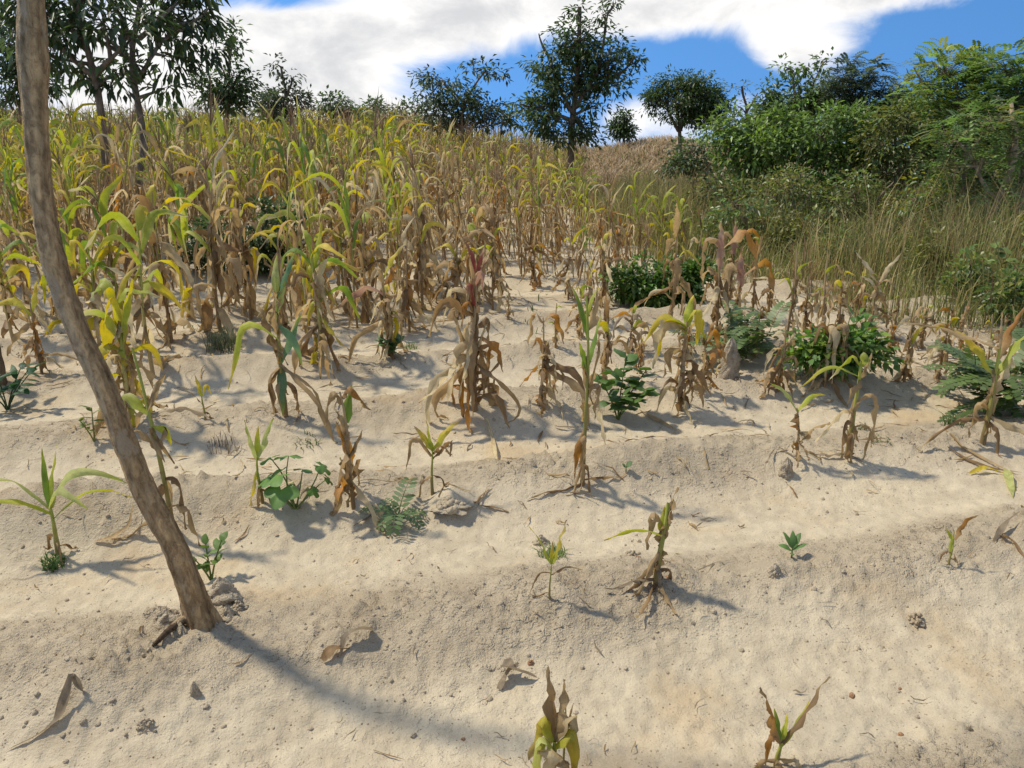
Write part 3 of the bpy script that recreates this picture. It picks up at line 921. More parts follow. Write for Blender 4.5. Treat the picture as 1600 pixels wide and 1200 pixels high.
    thicket = [
        ('bright broad-leaved tree at the left end of the thicket', 'tree', 14.5, [(1150, 200, 46, 32), (1190, 232, 44, 40), (1135, 232, 28, 28), (1215, 200, 40, 32), (1120, 200, 20, 14, .6), (1170, 262, 40, 26)],
         [[(1185, 330), (1180, 260), (1165, 210)], [(1182, 270), (1210, 215)]], BRIGHT * .85, (.13, .055), 'kite', 1.0, MIDG),
        ('tree with thin dark sprigs rising above the thicket against a white cloud', 'tree', 18, [(1250, 150, 44, 34), (1215, 165, 30, 26), (1228, 105, 18, 10, .3), (1260, 105, 14, 10, .3), (1295, 92, 14, 14, .3), (1200, 140, 18, 14, .4), (1290, 150, 36, 30)],
         [[(1250, 320), (1250, 200), (1240, 110)], [(1250, 180), (1290, 95)]], MIDG * .8, (.15, .06), 'kite', .8, None),
        ('grey-green feathery tree in the middle top of the thicket', 'tree', 17, [(1330, 128, 44, 26), (1370, 122, 40, 26), (1400, 150, 36, 30), (1345, 165, 46, 32), (1310, 120, 22, 16, .6)],
         [[(1360, 330), (1358, 220), (1345, 140)], [(1358, 200), (1395, 140)]], GREYG * .55, (.30, .05), 'frond', 1.1, None),
        ('glossy mid-green broad tree in the heart of the thicket', 'tree', 14, [(1290, 205, 54, 40), (1335, 225, 46, 40), (1250, 235, 40, 36), (1300, 255, 56, 30), (1330, 190, 36, 24)],
         [[(1295, 345), (1295, 270), (1285, 215)], [(1295, 280), (1335, 220)]], MIDG * 1.1, (.12, .05), 'kite', 1.0, BRIGHT * .8),
        ('tall feathery tree with sunlit yellow-green top at right', 'tree', 13.5, [(1480, 110, 50, 28), (1450, 135, 40, 30), (1525, 120, 40, 30), (1500, 155, 56, 34), (1430, 105, 16, 10, .5)],
         [[(1500, 350), (1505, 230), (1490, 130)], [(1504, 230), (1455, 150)], [(1504, 220), (1535, 130)]], BRIGHT * .9, (.30, .05), 'frond', 1.25, OLIVE * 1.3),
        ('leafy tree at the right edge of the picture', 'tree', 12.5, [(1580, 110, 40, 30), (1610, 140, 50, 50), (1570, 160, 40, 34), (1620, 220, 50, 50)],
         [[(1592, 400), (1600, 260), (1590, 140)]], MIDG * 1.1, (.28, .05), 'frond', 1.2, None),
        ('dark olive bush filling the middle of the thicket', 'tree', 13, [(1400, 210, 46, 40), (1440, 250, 46, 40), (1390, 262, 44, 34), (1370, 225, 34, 28), (1420, 180, 36, 24)],
         [[(1410, 370), (1412, 290), (1400, 220)], [(1412, 290), (1440, 255)]], OLIVE * .62, (.11, .045), 'kite', 1.0, MIDG),
        ('feathery tree with bent pale brown trunks at the right edge', 'tree', 10.6, [(1500, 210, 46, 28), (1545, 190, 44, 28), (1490, 260, 40, 26, .8), (1585, 230, 40, 40), (1530, 250, 34, 28, .7), (1580, 300, 40, 26, .7), (1470, 230, 26, 20, .6)],
         [[(1541, 392), (1541, 360), (1550, 335), (1568, 300), (1580, 230), (1590, 160)], [(1562, 320), (1540, 290), (1520, 250), (1490, 210)], [(1541, 365), (1536, 330), (1535, 290)]], MIDG * 1.15, (.24, .05), 'frond', 1.0, OLIVE),
        ('olive small-leaved bush in front of the thicket', 'bush', 12.2, [(1235, 290, 44, 30), (1200, 305, 30, 24), (1270, 315, 40, 26), (1240, 330, 40, 22)],
         [[(1240, 375), (1240, 330), (1235, 295)], [(1240, 345), (1265, 300)]], OLIVE * .85, (.09, .04), 'kite', .95, MIDG),
        ('tangled green bush in front of the thicket, right of the olive bush', 'bush', 12, [(1330, 298, 44, 30), (1370, 315, 40, 30), (1310, 330, 40, 24), (1350, 345, 44, 22)],
         [[(1345, 390), (1342, 340), (1330, 300)], [(1345, 350), (1375, 300), (1400, 285)]], OLIVE * .7, (.09, .04), 'kite', .9, MIDG * 1.2),
        ('bush with yellow-tinged leaves beside the bent pale trunks', 'bush', 11.2, [(1440, 310, 42, 34), (1470, 345, 40, 30), (1420, 350, 36, 26), (1490, 375, 26, 22, .7), (1460, 290, 26, 22)],
         [[(1450, 410), (1448, 350), (1445, 310)], [(1448, 370), (1480, 340)]], MIDG * 1.0, (.10, .045), 'kite', .8, np.array((.22, .21, .04))),
        ('low dark bush under the feathery tree at the right edge', 'bush', 9.6, [(1590, 370, 36, 30), (1555, 415, 34, 26, .7), (1610, 420, 40, 34), (1580, 450, 30, 24, .7)],
         [[(1588, 480), (1585, 430), (1590, 380)], [(1586, 440), (1560, 410)]], MIDG * .9, (.10, .045), 'kite', .85, np.array((.18, .17, .04))),
        ('grey-green bush where the thicket meets the dry mound', 'bush', 17, [(1080, 235, 34, 24), (1060, 258, 26, 20), (1105, 262, 30, 22)],
         [[(1085, 295), (1083, 255), (1078, 235)]], GREYG * .6, (.12, .05), 'kite', .9, MIDG),
        ('dark shrub low behind the grass at the centre of the thicket', 'bush', 13.4, [(1150, 300, 34, 22), (1115, 295, 26, 20), (1180, 315, 30, 20)],
         [[(1150, 345), (1150, 305)]], MIDG * .6, (.10, .045), 'kite', .85, OLIVE),
    ]
    thicket += [
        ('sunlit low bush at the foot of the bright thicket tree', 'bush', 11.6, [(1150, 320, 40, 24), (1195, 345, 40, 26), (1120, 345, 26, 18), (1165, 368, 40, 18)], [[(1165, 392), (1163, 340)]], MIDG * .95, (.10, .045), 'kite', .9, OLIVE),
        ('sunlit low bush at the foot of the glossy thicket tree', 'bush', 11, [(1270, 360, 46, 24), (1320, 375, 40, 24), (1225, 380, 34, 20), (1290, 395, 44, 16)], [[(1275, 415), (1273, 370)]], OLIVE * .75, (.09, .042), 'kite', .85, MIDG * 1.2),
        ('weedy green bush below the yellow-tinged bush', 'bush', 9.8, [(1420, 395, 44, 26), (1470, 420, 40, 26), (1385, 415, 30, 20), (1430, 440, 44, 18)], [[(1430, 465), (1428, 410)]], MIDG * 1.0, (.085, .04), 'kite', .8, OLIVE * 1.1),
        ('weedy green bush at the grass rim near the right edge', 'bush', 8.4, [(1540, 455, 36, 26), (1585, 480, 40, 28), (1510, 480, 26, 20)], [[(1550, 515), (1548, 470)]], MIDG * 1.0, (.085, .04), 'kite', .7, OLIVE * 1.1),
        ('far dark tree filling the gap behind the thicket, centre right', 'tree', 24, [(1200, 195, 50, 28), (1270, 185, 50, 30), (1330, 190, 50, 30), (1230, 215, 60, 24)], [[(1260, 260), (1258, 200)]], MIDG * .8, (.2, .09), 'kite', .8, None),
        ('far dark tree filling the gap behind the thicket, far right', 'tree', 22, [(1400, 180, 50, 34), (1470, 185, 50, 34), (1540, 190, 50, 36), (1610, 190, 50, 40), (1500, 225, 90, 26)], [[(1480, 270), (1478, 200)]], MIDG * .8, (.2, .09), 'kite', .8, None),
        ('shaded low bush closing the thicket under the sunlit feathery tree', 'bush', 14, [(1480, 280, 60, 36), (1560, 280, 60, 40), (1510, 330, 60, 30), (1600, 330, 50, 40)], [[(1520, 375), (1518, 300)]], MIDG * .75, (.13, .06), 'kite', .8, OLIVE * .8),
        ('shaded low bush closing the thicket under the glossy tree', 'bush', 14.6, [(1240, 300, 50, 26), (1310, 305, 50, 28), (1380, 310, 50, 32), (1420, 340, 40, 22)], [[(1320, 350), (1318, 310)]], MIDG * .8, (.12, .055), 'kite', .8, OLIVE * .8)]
    for i, (lb, cat, Y, lob, st, colr, lf, sty, dn, c2) in enumerate(thicket):
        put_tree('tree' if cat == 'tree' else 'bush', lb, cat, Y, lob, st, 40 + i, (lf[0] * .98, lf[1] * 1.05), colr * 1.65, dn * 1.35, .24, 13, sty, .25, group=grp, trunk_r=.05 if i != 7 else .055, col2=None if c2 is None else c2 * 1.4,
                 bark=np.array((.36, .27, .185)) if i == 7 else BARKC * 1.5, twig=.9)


build_trees()


# ------------------------------------------------------------------ the leaning trunk in the foreground
def build_leaning_tree():
    Y = 2.38
    b = hit(318, 978)
    Y = b[1]
    rows = [(318, 982, 66), (308, 950, 50), (289, 895, 46), (272, 845, 43), (243, 805, 45), (212, 737, 44), (187, 670, 42), (165, 602, 42), (128, 535, 40), (101, 467, 41),
            (82, 405, 44), (64, 304, 41), (58, 236, 42), (54, 170, 44), (52, 120, 50), (51, 84, 58), (50, 50, 49), (50, 0, 46), (47, -60, 46), (44, -130, 44), (46, -260, 40), (52, -420, 36), (48, -620, 32), (50, -1000, 28), (44, -2100, 24)]
    P, r = [], []
    for x, y, w in rows:
        p = at_y(x, y, Y)
        dep = px_of(p)[2]
        P.append(p - b); r.append(w * dep / FPX / 2 * 0.80)
    P = np.array(P); r = np.array(r)
    P[0][2] = -0.04
    s = np.concatenate([[0], np.cumsum(np.linalg.norm(np.diff(P, axis=0), axis=1))])
    n, sides = 260, 48
    tt = np.linspace(0, s[-1], n)
    Q = np.stack([np.interp(tt, s, P[:, k]) for k in range(3)], 1)
    rr = np.interp(tt, s, r)
    ker = np.hanning(21); ker /= ker.sum()
    for k in range(3):
        pad = np.concatenate([np.full(10, Q[0, k]) if k != 2 else Q[0, k] + (Q[:10, k] - Q[10, k]), Q[:, k], np.full(10, Q[-1, k]) if k != 2 else Q[-1, k] + (Q[-10:, k] - Q[-11, k])])
        Q[:, k] = np.convolve(pad, ker, 'valid')
    rr = np.convolve(np.pad(rr, 6, 'edge'), np.hanning(13) / np.hanning(13).sum(), 'valid')
    T = np.gradient(Q, axis=0); T /= np.linalg.norm(T, axis=1)[:, None]
    A = np.cross(T, (0, 1, 0)); A /= np.linalg.norm(A, axis=1)[:, None]
    B = np.cross(T, A)
    th = np.arange(sides) * 2 * math.pi / sides
    TH, SS = np.meshgrid(th, tt)
    cx, cy = np.cos(TH), np.sin(TH)
    flare = np.exp(-SS / 0.07)
    bark_n = perlin(cx * 3.2 + SS * 2.0, cy * 3.2 + SS * 9, 3) * .085 + perlin(cx * 8 + 4, cy * 8 + SS * 16, 4) * .05 + perlin(cx * 16 + 9, cy * 16 + SS * 40, 8) * .045
    ring = 0.045 * perlin(SS * 20, cx * 0.9, 6) + .10 * np.clip(perlin(cx * 1.8 + 5, cy * 1.8 + SS * 5, 23) - .35, 0, 1)
    lob = flare * (0.18 + 0.22 * np.cos(3 * TH + 0.6) + .12 * np.cos(5 * TH))
    rad = rr[:, None] * (1 + bark_n + ring + lob)
    V = Q[:, None] + rad[..., None] * (np.cos(TH)[..., None] * A[:, None] + np.sin(TH)[..., None] * B[:, None])
    tone = np.clip(1 + 0.55 * perlin(cx * 1.3 + 2, cy * 1.3 + SS * 2.2, 12) + .3 * perlin(cx * 4, cy * 4 + SS * 7, 14), .5, 1.6)
    C = np.array((.38, .26, .135)) * tone[..., None]
    pale = sstep(.12, .3, perlin(cx * 1.0 + 7, cy * 1.0 + SS * 1.6, 19))[..., None]
    C = C * (1 - .6 * pale) + np.array((.45, .34, .21)) * .6 * pale
    idx = np.arange(n * sides).reshape(n, sides)
    a = idx[:-1]; bb = np.roll(a, -1, 1); d = idx[1:]; c = np.roll(d, -1, 1)
    g = G(); g.add(V.reshape(-1, 3), np.stack([a, bb, c, d], -1).reshape(-1, 4), C.reshape(-1, 3))
    root = link('leaning_tree', None, loc=b, label='slender rough-barked tree trunk leaning across the left foreground', cat='tree')
    link('trunk', g.mesh('trunk', M_BARK_NEAR), root)
    # limbs and a small open crown above the picture
    rng = np.random.default_rng(5)
    gb, gl = G(), G()
    top = Q[-1]
    for k in range(6):
        a = k * 1.05 + rng.random() * .5
        e = top + np.array([math.cos(a) * rng.uniform(.4, .8), math.sin(a) * rng.uniform(.4, .8), rng.uniform(.7, 1.7)])
        L = curve3(top - T[-1] * 0.05, e, rng, 8, .12)
        gb.tube(L, np.linspace(rr[-1] * .6, .008, 8), 8, np.array((.17, .125, .085)))
        for j in range(26):
            kk = L[int(rng.integers(4, 8))] + rng.normal(size=3) * .2
            gb.tube(curve3(L[int(rng.integers(3, 8))], kk, rng, 4, .1), [.006, .004, .003, .002], 4, np.array((.17, .125, .085)))
            m = 9
            Pn = kk + rng.normal(size=(m, 3)) * .07
            leaves(gl, rng, Pn, rand_dirs(rng, m), rng.uniform(.08, .15, m), rng.uniform(.035, .05, m), MIDG * rng.uniform(.8, 1.4, (m, 1)), .2, .5)
    link('limbs', gb.mesh('limbs', M_BARK), root)
    link('crown', gl.mesh('crown', M_FOL, False), root, kind='stuff')
    # exposed root running off to the left
    g = G()
    rp = np.array([(285, 985), (262, 1002), (240, 1010), (222, 1008)])
    pts = []
    for i, (x, y) in enumerate(rp):
        q = hit(x, y) - b
        pts.append(q + np.array([0, 0, .012 - .006 * i]))
    g.tube(np.array([[-.0, 0, .03]] + pts), [.02, .014, .010, .007, .003], 8, np.array((.12, .085, .055)))
    link('root', g.mesh('root', M_BARK_NEAR), root)


build_leaning_tree()

for i, a in enumerate(((262, 968, .07, .045, 'dark broken soil clump against the left foot of the leaning trunk'),
                       (346, 930, .09, .075, 'grey soil clump behind the right foot of the leaning trunk'),
                       (358, 966, .055, .06, 'pointed pale soil clump at the right foot of the leaning trunk'),
                       (372, 950, .05, .035, 'low soil clump farthest right of the leaning trunk foot'),
                       (703, 792, .11, .04, 'rounded soil heap beside the small maize with V-shaped leaves'),
                       (1139, 590, .10, .26, 'upright pinnacle of earth standing among the dry maize'),
                       (1210, 898, .035, .045, 'small dark earth pinnacle below the two-leaved green seedling'),
                       (305, 1085, .025, .05, 'thin earth pinnacle left of the trunk shadow in the foreground'),
                       (228, 1135, .045, .03, 'grey soil clump beside the trailing dry leaf at lower left'),
                       (1228, 742, .05, .09, 'dark earth stub beneath the small maize left of the curled dry one'),
                       (1433, 968, .055, .025, 'flat clod lying on the right foreground slope'),
                       (845, 850, .06, .05, 'domed grey clod behind the tiny maize seedling'),
                       (988, 868, .06, .022, 'low crumbly clod left of the bent maize stub'))):
    lump('soil_clod', a[0], a[1], a[2], a[3], a[4], 60 + i, 3 if 'pinnacle' in a[4] or 'stub' in a[4] else 1, M_SAND if 'heap' in a[4] or 'crumbly' in a[4] else None)

# ------------------------------------------------------------------ maize: plants that stand apart, one by one
def build_near_maize():
    A = 'small maize plants in the foreground'
    put_maize(92, 868, 690, 'none', 'young fresh green maize with long arching leaves left of the leaning trunk', 101, A, rad=.012, stalk_top=.42, extra=[
        (1, 185, 55, .36, .042, 62, .45, .3, 'pale'), (1, 5, 62, .40, .045, 90, .5, .3, 'pale'), (.9, 200, 35, .33, .036, 40, .5, .3, 'lime'), (1, 115, 78, .24, .03, 10, .5, .3, 'green'),
        (1, 60, 80, .26, .034, 12, .5, .3, 'lime'), (1, 330, 60, .32, .04, 80, .4, .3, 'pale'), (.8, 20, 45, .34, .04, 70, .5, .3, 'lime'), (.4, 300, 10, .2, .03, 90, .2, .1, 'tan', 60), (.5, 170, 20, .18, .03, 100, .2, .1, 'brown', 60), (.3, 30, 10, .2, .025, 90, .2, .1, 'brown', 60)])
    put_maize(272, 838, 545, 'none', 'thin tall maize just right of the leaning trunk with one lit yellow-green leaf', 102, A, nd_sheath=7, lean=(R(180), .06), stalk_top=1.0, extra=[
        (.68, 170, 35, .26, .045, 110, .5, .12, 'tipdry'), (.62, 10, -20, .12, .035, 60, .4, .3, 'lime'), (.66, 20, 20, .26, .03, 60, .5, .3, 'grey'), (.5, 175, 60, .26, .04, 120, .45, .2, 'tan', 50),
        (.35, 350, 30, .3, .04, 120, .2, .15, 'brown', 55), (.2, 340, 20, .3, .04, 100, .3, .2, 'tan', 55), (.12, 190, 10, .35, .03, 60, .3, .2, 'tan', 55), (.3, 260, 60, .25, .035, 150, .2, .1, 'brown', 60)])
    put_maize(410, 786, 655, 'none', 'small pale maize with upright folded leaves beside the lobed weed', 103, A, stalk_top=.55, extra=[
        (1, 150, 75, .17, .045, 12, .5, .3, 'pale', 35), (1, 20, 72, .19, .05, 15, .5, .3, 'pale', 35), (.95, 80, 80, .15, .03, 10, .5, .3, 'lime'), (.8, 200, -60, .22, .03, 20, .2, .2, 'turn', 50), (.4, 340, 0, .2, .03, 80, .2, .2, 'brown', 60), (.5, 250, -40, .2, .03, 50, .2, .2, 'tan', 60)])
    put_maize(553, 795, 575, 'dry', 'withered brown maize with split hanging leaves behind the ferny weed', 104, A, nd=9, lean=(R(200), .05), extra=[
        (.75, 60, 80, .17, .05, 15, .5, .3, 'green', 35), (.9, 170, 70, .25, .05, 150, .3, .15, 'tan', 45), (.3, 320, -30, .42, .045, 45, .4, .3, 'straw', 50), (.35, 215, -50, .34, .05, 30, .3, .3, 'tan', 50), (.95, 20, 60, .2, .05, 120, .3, .2, 'orange', 50)])
    put_maize(676, 772, 660, 'none', 'small maize with V-shaped yellow-green leaves beside a soil heap', 105, A, stalk_top=.62, rad=.009, extra=[
        (1, 30, 55, .2, .035, 30, .5, .3, 'turn'), (1, 130, 75, .14, .03, 5, .5, .3, 'lime'), (1, 170, 60, .14, .035, 15, .5, .3, 'turn'), (.9, 190, 55, .3, .035, 140, .45, .15, 'tan', 55), (.95, 330, 50, .14, .03, 90, .5, .2, 'brown', 50), (.85, 0, 50, .2, .03, 150, .6, .15, 'brown', 50), (.5, 340, 0, .18, .02, 80, .3, .2, 'brown', 60), (.5, 210, -10, .2, .025, 80, .3, .2, 'tan', 60)])
    put_maize(910, 760, 455, 'none', 'tall thin maize with upright green blades and brown base beside the broad-leaved seedling', 106, A, nd_sheath=7, stalk_top=.98, rad=.012, extra=[
        (.62, 185, 78, .15, .045, 10, .5, .3, 'green'), (.66, 60, 70, .26, .03, 25, .5, .3, 'green'), (.8, 140, 75, .24, .03, 15, .5, .3, 'green'), (.9, 60, 70, .2, .02, 60, .5, .3, 'lime'), (.35, 190, -70, .3, .04, 20, .4, .3, 'orange', 45), (.55, 350, 30, .24, .05, 130, .25, .15, 'tan', 45),
        (.45, 20, 40, .3, .05, 120, .2, .15, 'straw', 40), (.25, 90, 30, .3, .05, 120, .2, .15, 'brown', 50), (.3, 250, 10, .3, .05, 100, .15, .1, 'tan', 60), (.04, 205, 0, .3, .03, 15, .2, .2, 'brown', 60), (.06, 20, 10, .24, .025, 20, .2, .2, 'brown', 60), (.15, 300, 10, .2, .04, 90, .15, .1, 'brown', 60)])
    put_maize(742, 640, 385, 'dry', 'big brown maize with crimson-streaked upper leaves in the middle of the sand', 107, A, nd=20, ng=0, rad=.02, wide=True, nd_sheath=18, extra=[
        (.98, 150, 76, .26, .03, 20, .5, .3, 'red'), (.9, 60, 80, .28, .03, 30, .5, .3, 'red'), (.8, 120, 82, .34, .035, 10, .5, .3, 'red'), (.85, 20, 78, .3, .035, 20, .5, .3, 'pink'), (.75, 240, 80, .3, .04, 160, .6, .15, 'red'), (.9, 300, 70, .34, .04, 160, .4, .15, 'pink'), (.7, 200, 75, .3, .04, 160, .4, .15, 'orange'), (.9, 20, 75, .3, .06, 150, .6, .15, 'tan', 30), (.8, 165, 55, .42, .05, 130, .35, .2, 'straw', 40),
        (.5, 200, -40, .7, .06, 60, .55, .2, 'straw', 45), (.45, 190, -45, .62, .06, 70, .6, .2, 'tan', 45), (.5, 350, 15, .3, .07, 90, .4, .2, 'orange', 35), (.4, 330, -30, .6, .05, 130, .7, .25, 'tan', 50), (.6, 270, -60, .5, .07, 25, .3, .2, 'tan', 45)])
    put_maize(846, 634, 470, 'dry', 'dry brown maize with looping leaves right of the crimson-streaked one', 108, A, nd=14, wide=True, nd_sheath=10, extra=[
        (.95, 180, 55, .3, .05, 140, .3, .12, 'tan', 40), (.95, 10, 55, .3, .06, 130, .3, .12, 'orange', 35), (.6, 340, -20, .5, .06, 60, .5, .2, 'brown', 45), (.55, 330, -30, .55, .06, 50, .6, .2, 'tan', 45)])
    put_maize(447, 650, 420, 'none', 'maize with splayed brown legs of leaf and a long green leaf arching left', 109, A, nd_sheath=7, rad=.014, stalk_top=.95, extra=[
        (.58, 185, 40, .62, .055, 115, .32, .18, 'lime'), (.42, 40, 62, .3, .06, 5, .5, .3, 'blue', 30), (.4, 280, -70, .3, .06, 10, .5, .3, 'blue', 30), (.5, 140, 60, .3, .07, 10, .5, .3, 'brown', 30), (.85, 30, 68, .3, .05, 10, .5, .3, 'blue', 25), (.7, 350, -50, .3, .05, 30, .5, .3, 'blue', 25), (.75, 0, 75, .2, .05, 5, .5, .3, 'pale', 30), (.9, 100, 75, .24, .05, 40, .5, .3, 'pale', 30),
        (.4, 200, -35, .5, .05, 60, .2, .2, 'tan', 45), (.4, 190, -50, .42, .05, 50, .3, .2, 'brown', 45), (.4, 345, -25, .6, .05, 55, .4, .2, 'tan', 45), (.42, 330, -30, .7, .05, 45, .5, .2, 'tan', 45), (.3, 20, -30, .3, .05, 60, .3, .2, 'brown', 50), (.35, 260, -60, .35, .05, 40, .3, .2, 'tan', 50)])
    put_maize(206, 662, 420, 'lush', 'bright yellow-green maize glowing in the sun right of the leaning trunk', 110, A, ng=6, nd=12, rad=.018, nd_sheath=12, extra=[
        (.75, 190, 70, .34, .09, 150, .25, .12, 'yellow', 15), (.6, 200, 30, .3, .08, 90, .3, .2, 'yellow', 15), (.95, 150, 60, .36, .07, 100, .35, .15, 'tipdry', 20), (.6, 20, 80, .4, .07, 10, .5, .3, 'lime', 20), (.35, 200, 75, .3, .06, 140, .3, .2, 'yellow', 20), (.9, 30, 65, .3, .06, 90, .4, .2, 'tipdry', 20)])
    put_maize(321, 657, 595, 'none', 'very small dry maize standing alone near the tall thin one', 111, A, stalk_top=.6, extra=[
        (1, 140, 70, .13, .025, 10, .5, .3, 'turn'), (1, 30, 70, .14, .03, 150, .5, .2, 'yellow'), (.7, 190, 60, .12, .02, 20, .5, .3, 'brown'), (.4, 340, 30, .12, .02, 100, .2, .2, 'brown', 60), (.4, 170, 30, .1, .02, 100, .2, .2, 'tan', 60)])
    put_maize(503, 570, 345, 'lush', 'bushy maize with yellow-green crown and thick brown skirt of leaves', 112, A, ng=9, nd=20, rad=.02, wide=True, nd_sheath=16, extra=[
        (.55, 130, 70, .5, .08, 150, .75, .12, 'lime', 20), (.55, 20, 40, .5, .07, 110, .4, .2, 'green', 20), (.75, 60, 80, .4, .07, 15, .5, .3, 'lime', 25), (.4, 215, -40, .55, .06, 50, .5, .2, 'tan', 45), (.4, 205, -50, .5, .06, 40, .5, .2, 'brown', 45)])
    put_maize(606, 560, 395, 'half', 'half-dry maize with pink-tinged leaves right of the bushy one', 113, A, nd=17, wide=True, rad=.017, nd_sheath=14, extra=[
        (.75, 175, 30, .5, .08, 70, .3, .2, 'pink', 35), (.9, 30, 65, .34, .05, 30, .5, .3, 'turn', 25), (.5, 0, 50, .45, .06, 150, .2, .1, 'turn', 30), (.5, 205, -30, .6, .06, 50, .5, .2, 'tan', 45)])
    put_maize(66, 585, 445, 'dry', 'small maize with one arched green-and-gold leaf left of the leaning trunk', 114, A, nd=8, extra=[
        (.8, 185, 50, .42, .055, 80, .4, .25, 'turn', 20), (.85, 60, 75, .24, .06, 10, .5, .3, 'yellow', 25), (.3, 350, 10, .4, .04, 40, .5, .3, 'tan', 50)])
    put_maize(1062, 640, 475, 'half', 'drooping yellow maize with broad bleached leaves over a sand heap', 115, A, nd=17, ng=2, rad=.017, wide=True, nd_sheath=12, extra=[
        (.95, 190, 40, .42, .08, 120, .3, .18, 'yellow', 25), (.9, 205, 35, .44, .08, 115, .35, .2, 'straw', 25), (.95, 170, 30, .36, .06, 90, .4, .2, 'yellow', 25), (1, 330, 70, .34, .07, 160, .3, .12, 'yellow', 20), (.95, 60, 75, .2, .06, 30, .5, .3, 'lime')])
    put_maize(1098, 612, 500, 'dry', 'dry orange-brown maize with blade-like leaves near the earth pinnacle', 116, A, nd=9, extra=[
        (.8, 170, 80, .3, .06, 150, .6, .12, 'turn', 20), (.75, 20, 70, .3, .06, 140, .4, .12, 'orange', 20), (.4, 10, 60, .28, .07, 130, .6, .12, 'orange', 20)])
    put_maize(1246, 720, 622, 'dry', 'small maize leaning left with pale yellow tip leaves, left of the curled dry one', 117, A, nd=6, ng=0, lean=(R(170), .1), extra=[
        (.95, 150, 60, .2, .035, 40, .5, .3, 'pale'), (.95, 20, 50, .2, .03, 60, .5, .3, 'lime'), (.4, 10, 50, .2, .04, 40, .5, .3, 'tan', 40)])
    put_maize(1324, 714, 555, 'none', 'dry maize with curled brown leaves hanging in loops, right middle', 118, A, nd_sheath=7, stalk_top=.95, rad=.014, extra=[
        (.95, 170, 60, .24, .04, 120, .3, .15, 'tipdry', 25), (.95, 15, 70, .16, .05, 140, .4, .15, 'tipdry', 25), (.85, 185, 25, .36, .03, 70, .5, .3, 'lime'), (.6, 350, 50, .4, .05, 140, .25, .15, 'tan', 40), (.5, 200, 20, .3, .04, 70, .3, .2, 'straw', 45),
        (.4, 220, 30, .3, .04, 130, .3, .2, 'brown', 55), (.35, 330, 30, .3, .04, 130, .3, .2, 'tan', 55), (.3, 270, 20, .25, .04, 110, .2, .15, 'tan', 55), (.1, 190, 5, .25, .025, 20, .3, .2, 'grey', 60), (.3, 250, 20, .26, .05, 110, .2, .15, 'brown', 55)])
    put_maize(1535, 694, 505, 'none', 'tall dry maize with raised yellow leaves in front of the ferny bush at right', 119, A, nd_sheath=7, stalk_top=.8, rad=.015, extra=[
        (.72, 150, 55, .36, .06, 20, .5, .3, 'turn', 25), (.75, 20, 55, .36, .06, 30, .6, .3, 'tipdry', 25), (.55, 30, 60, .3, .06, 130, .75, .1, 'straw', 30), (1, 160, 20, .5, .035, 15, .5, .3, 'tan', 40), (.9, 40, 45, .42, .045, 10, .5, .3, 'orange', 35), (1, 80, 80, .2, .02, 10, .5, .3, 'tan'),
        (.4, 185, 40, .3, .05, 130, .3, .15, 'tan', 40), (.35, 330, -20, .45, .06, 25, .5, .3, 'straw', 45), (.3, 200, 10, .5, .05, 40, .4, .2, 'brown', 55), (.3, 280, -20, .3, .04, 60, .3, .2, 'brown', 55)])
    put_maize(1025, 912, 778, 'none', 'bent maize stub with cut green shoot and curled dry base on a sand heap', 120, A, nd_sheath=7, stalk_top=.92, rad=.013, lean=(R(40), .1), extra=[
        (.62, 80, 78, .11, .045, 5, .5, .3, 'lime', 40), (.6, 10, 82, .2, .04, 8, .5, .3, 'tan', 40), (.7, 170, 65, .24, .045, 155, .35, .14, 'tan', 40), (.65, 185, 15, .22, .03, 40, .5, .3, 'lime', 25), (.5, 215, -50, .26, .035, 20, .5, .3, 'tan', 50), (.4, 200, -45, .24, .03, 20, .4, .3, 'brown', 50),
        (.25, 350, 20, .16, .03, 120, .3, .2, 'brown', 55), (.15, 190, 10, .2, .03, 30, .3, .2, 'grey', 60), (.1, 240, 10, .2, .03, 30, .3, .2, 'brown', 60), (.08, 290, 5, .15, .03, 30, .3, .2, 'tan', 60), (.3, 270, -30, .2, .03, 60, .3, .2, 'grey', 55)])
    put_maize(859, 938, 838, 'none', 'tiny maize seedling with two red-tipped leaves spread in a V', 121, A, stalk_top=.55, rad=.0045, extra=[
        (1, 150, 62, .15, .024, 15, .5, .3, 'lime', 25), (1, 30, 72, .16, .03, 5, .5, .3, 'turn', 25), (1, 80, 80, .08, .015, 5, .5, .3, 'turn'), (.75, 10, 30, .12, .012, 50, .5, .3, 'brown', 50), (.8, 190, 20, .13, .012, 90, .3, .2, 'brown', 50), (.1, 170, 15, .08, .008, 20, .3, .2, 'brown', 50)])
    put_maize(1482, 884, 818, 'none', 'tiny maize seedling with one orange leaf swept right, at the right', 122, A, stalk_top=.6, rad=.004, extra=[
        (1, 15, 62, .14, .02, 45, .6, .3, 'orange', 25), (.95, 160, 60, .06, .015, 10, .5, .3, 'lime'), (.6, 190, 20, .1, .012, 100, .3, .2, 'brown', 55), (.4, 330, 10, .08, .012, 90, .3, .2, 'tan', 55), (.5, 60, 60, .1, .02, 20, .3, .2, 'lime', 35)])
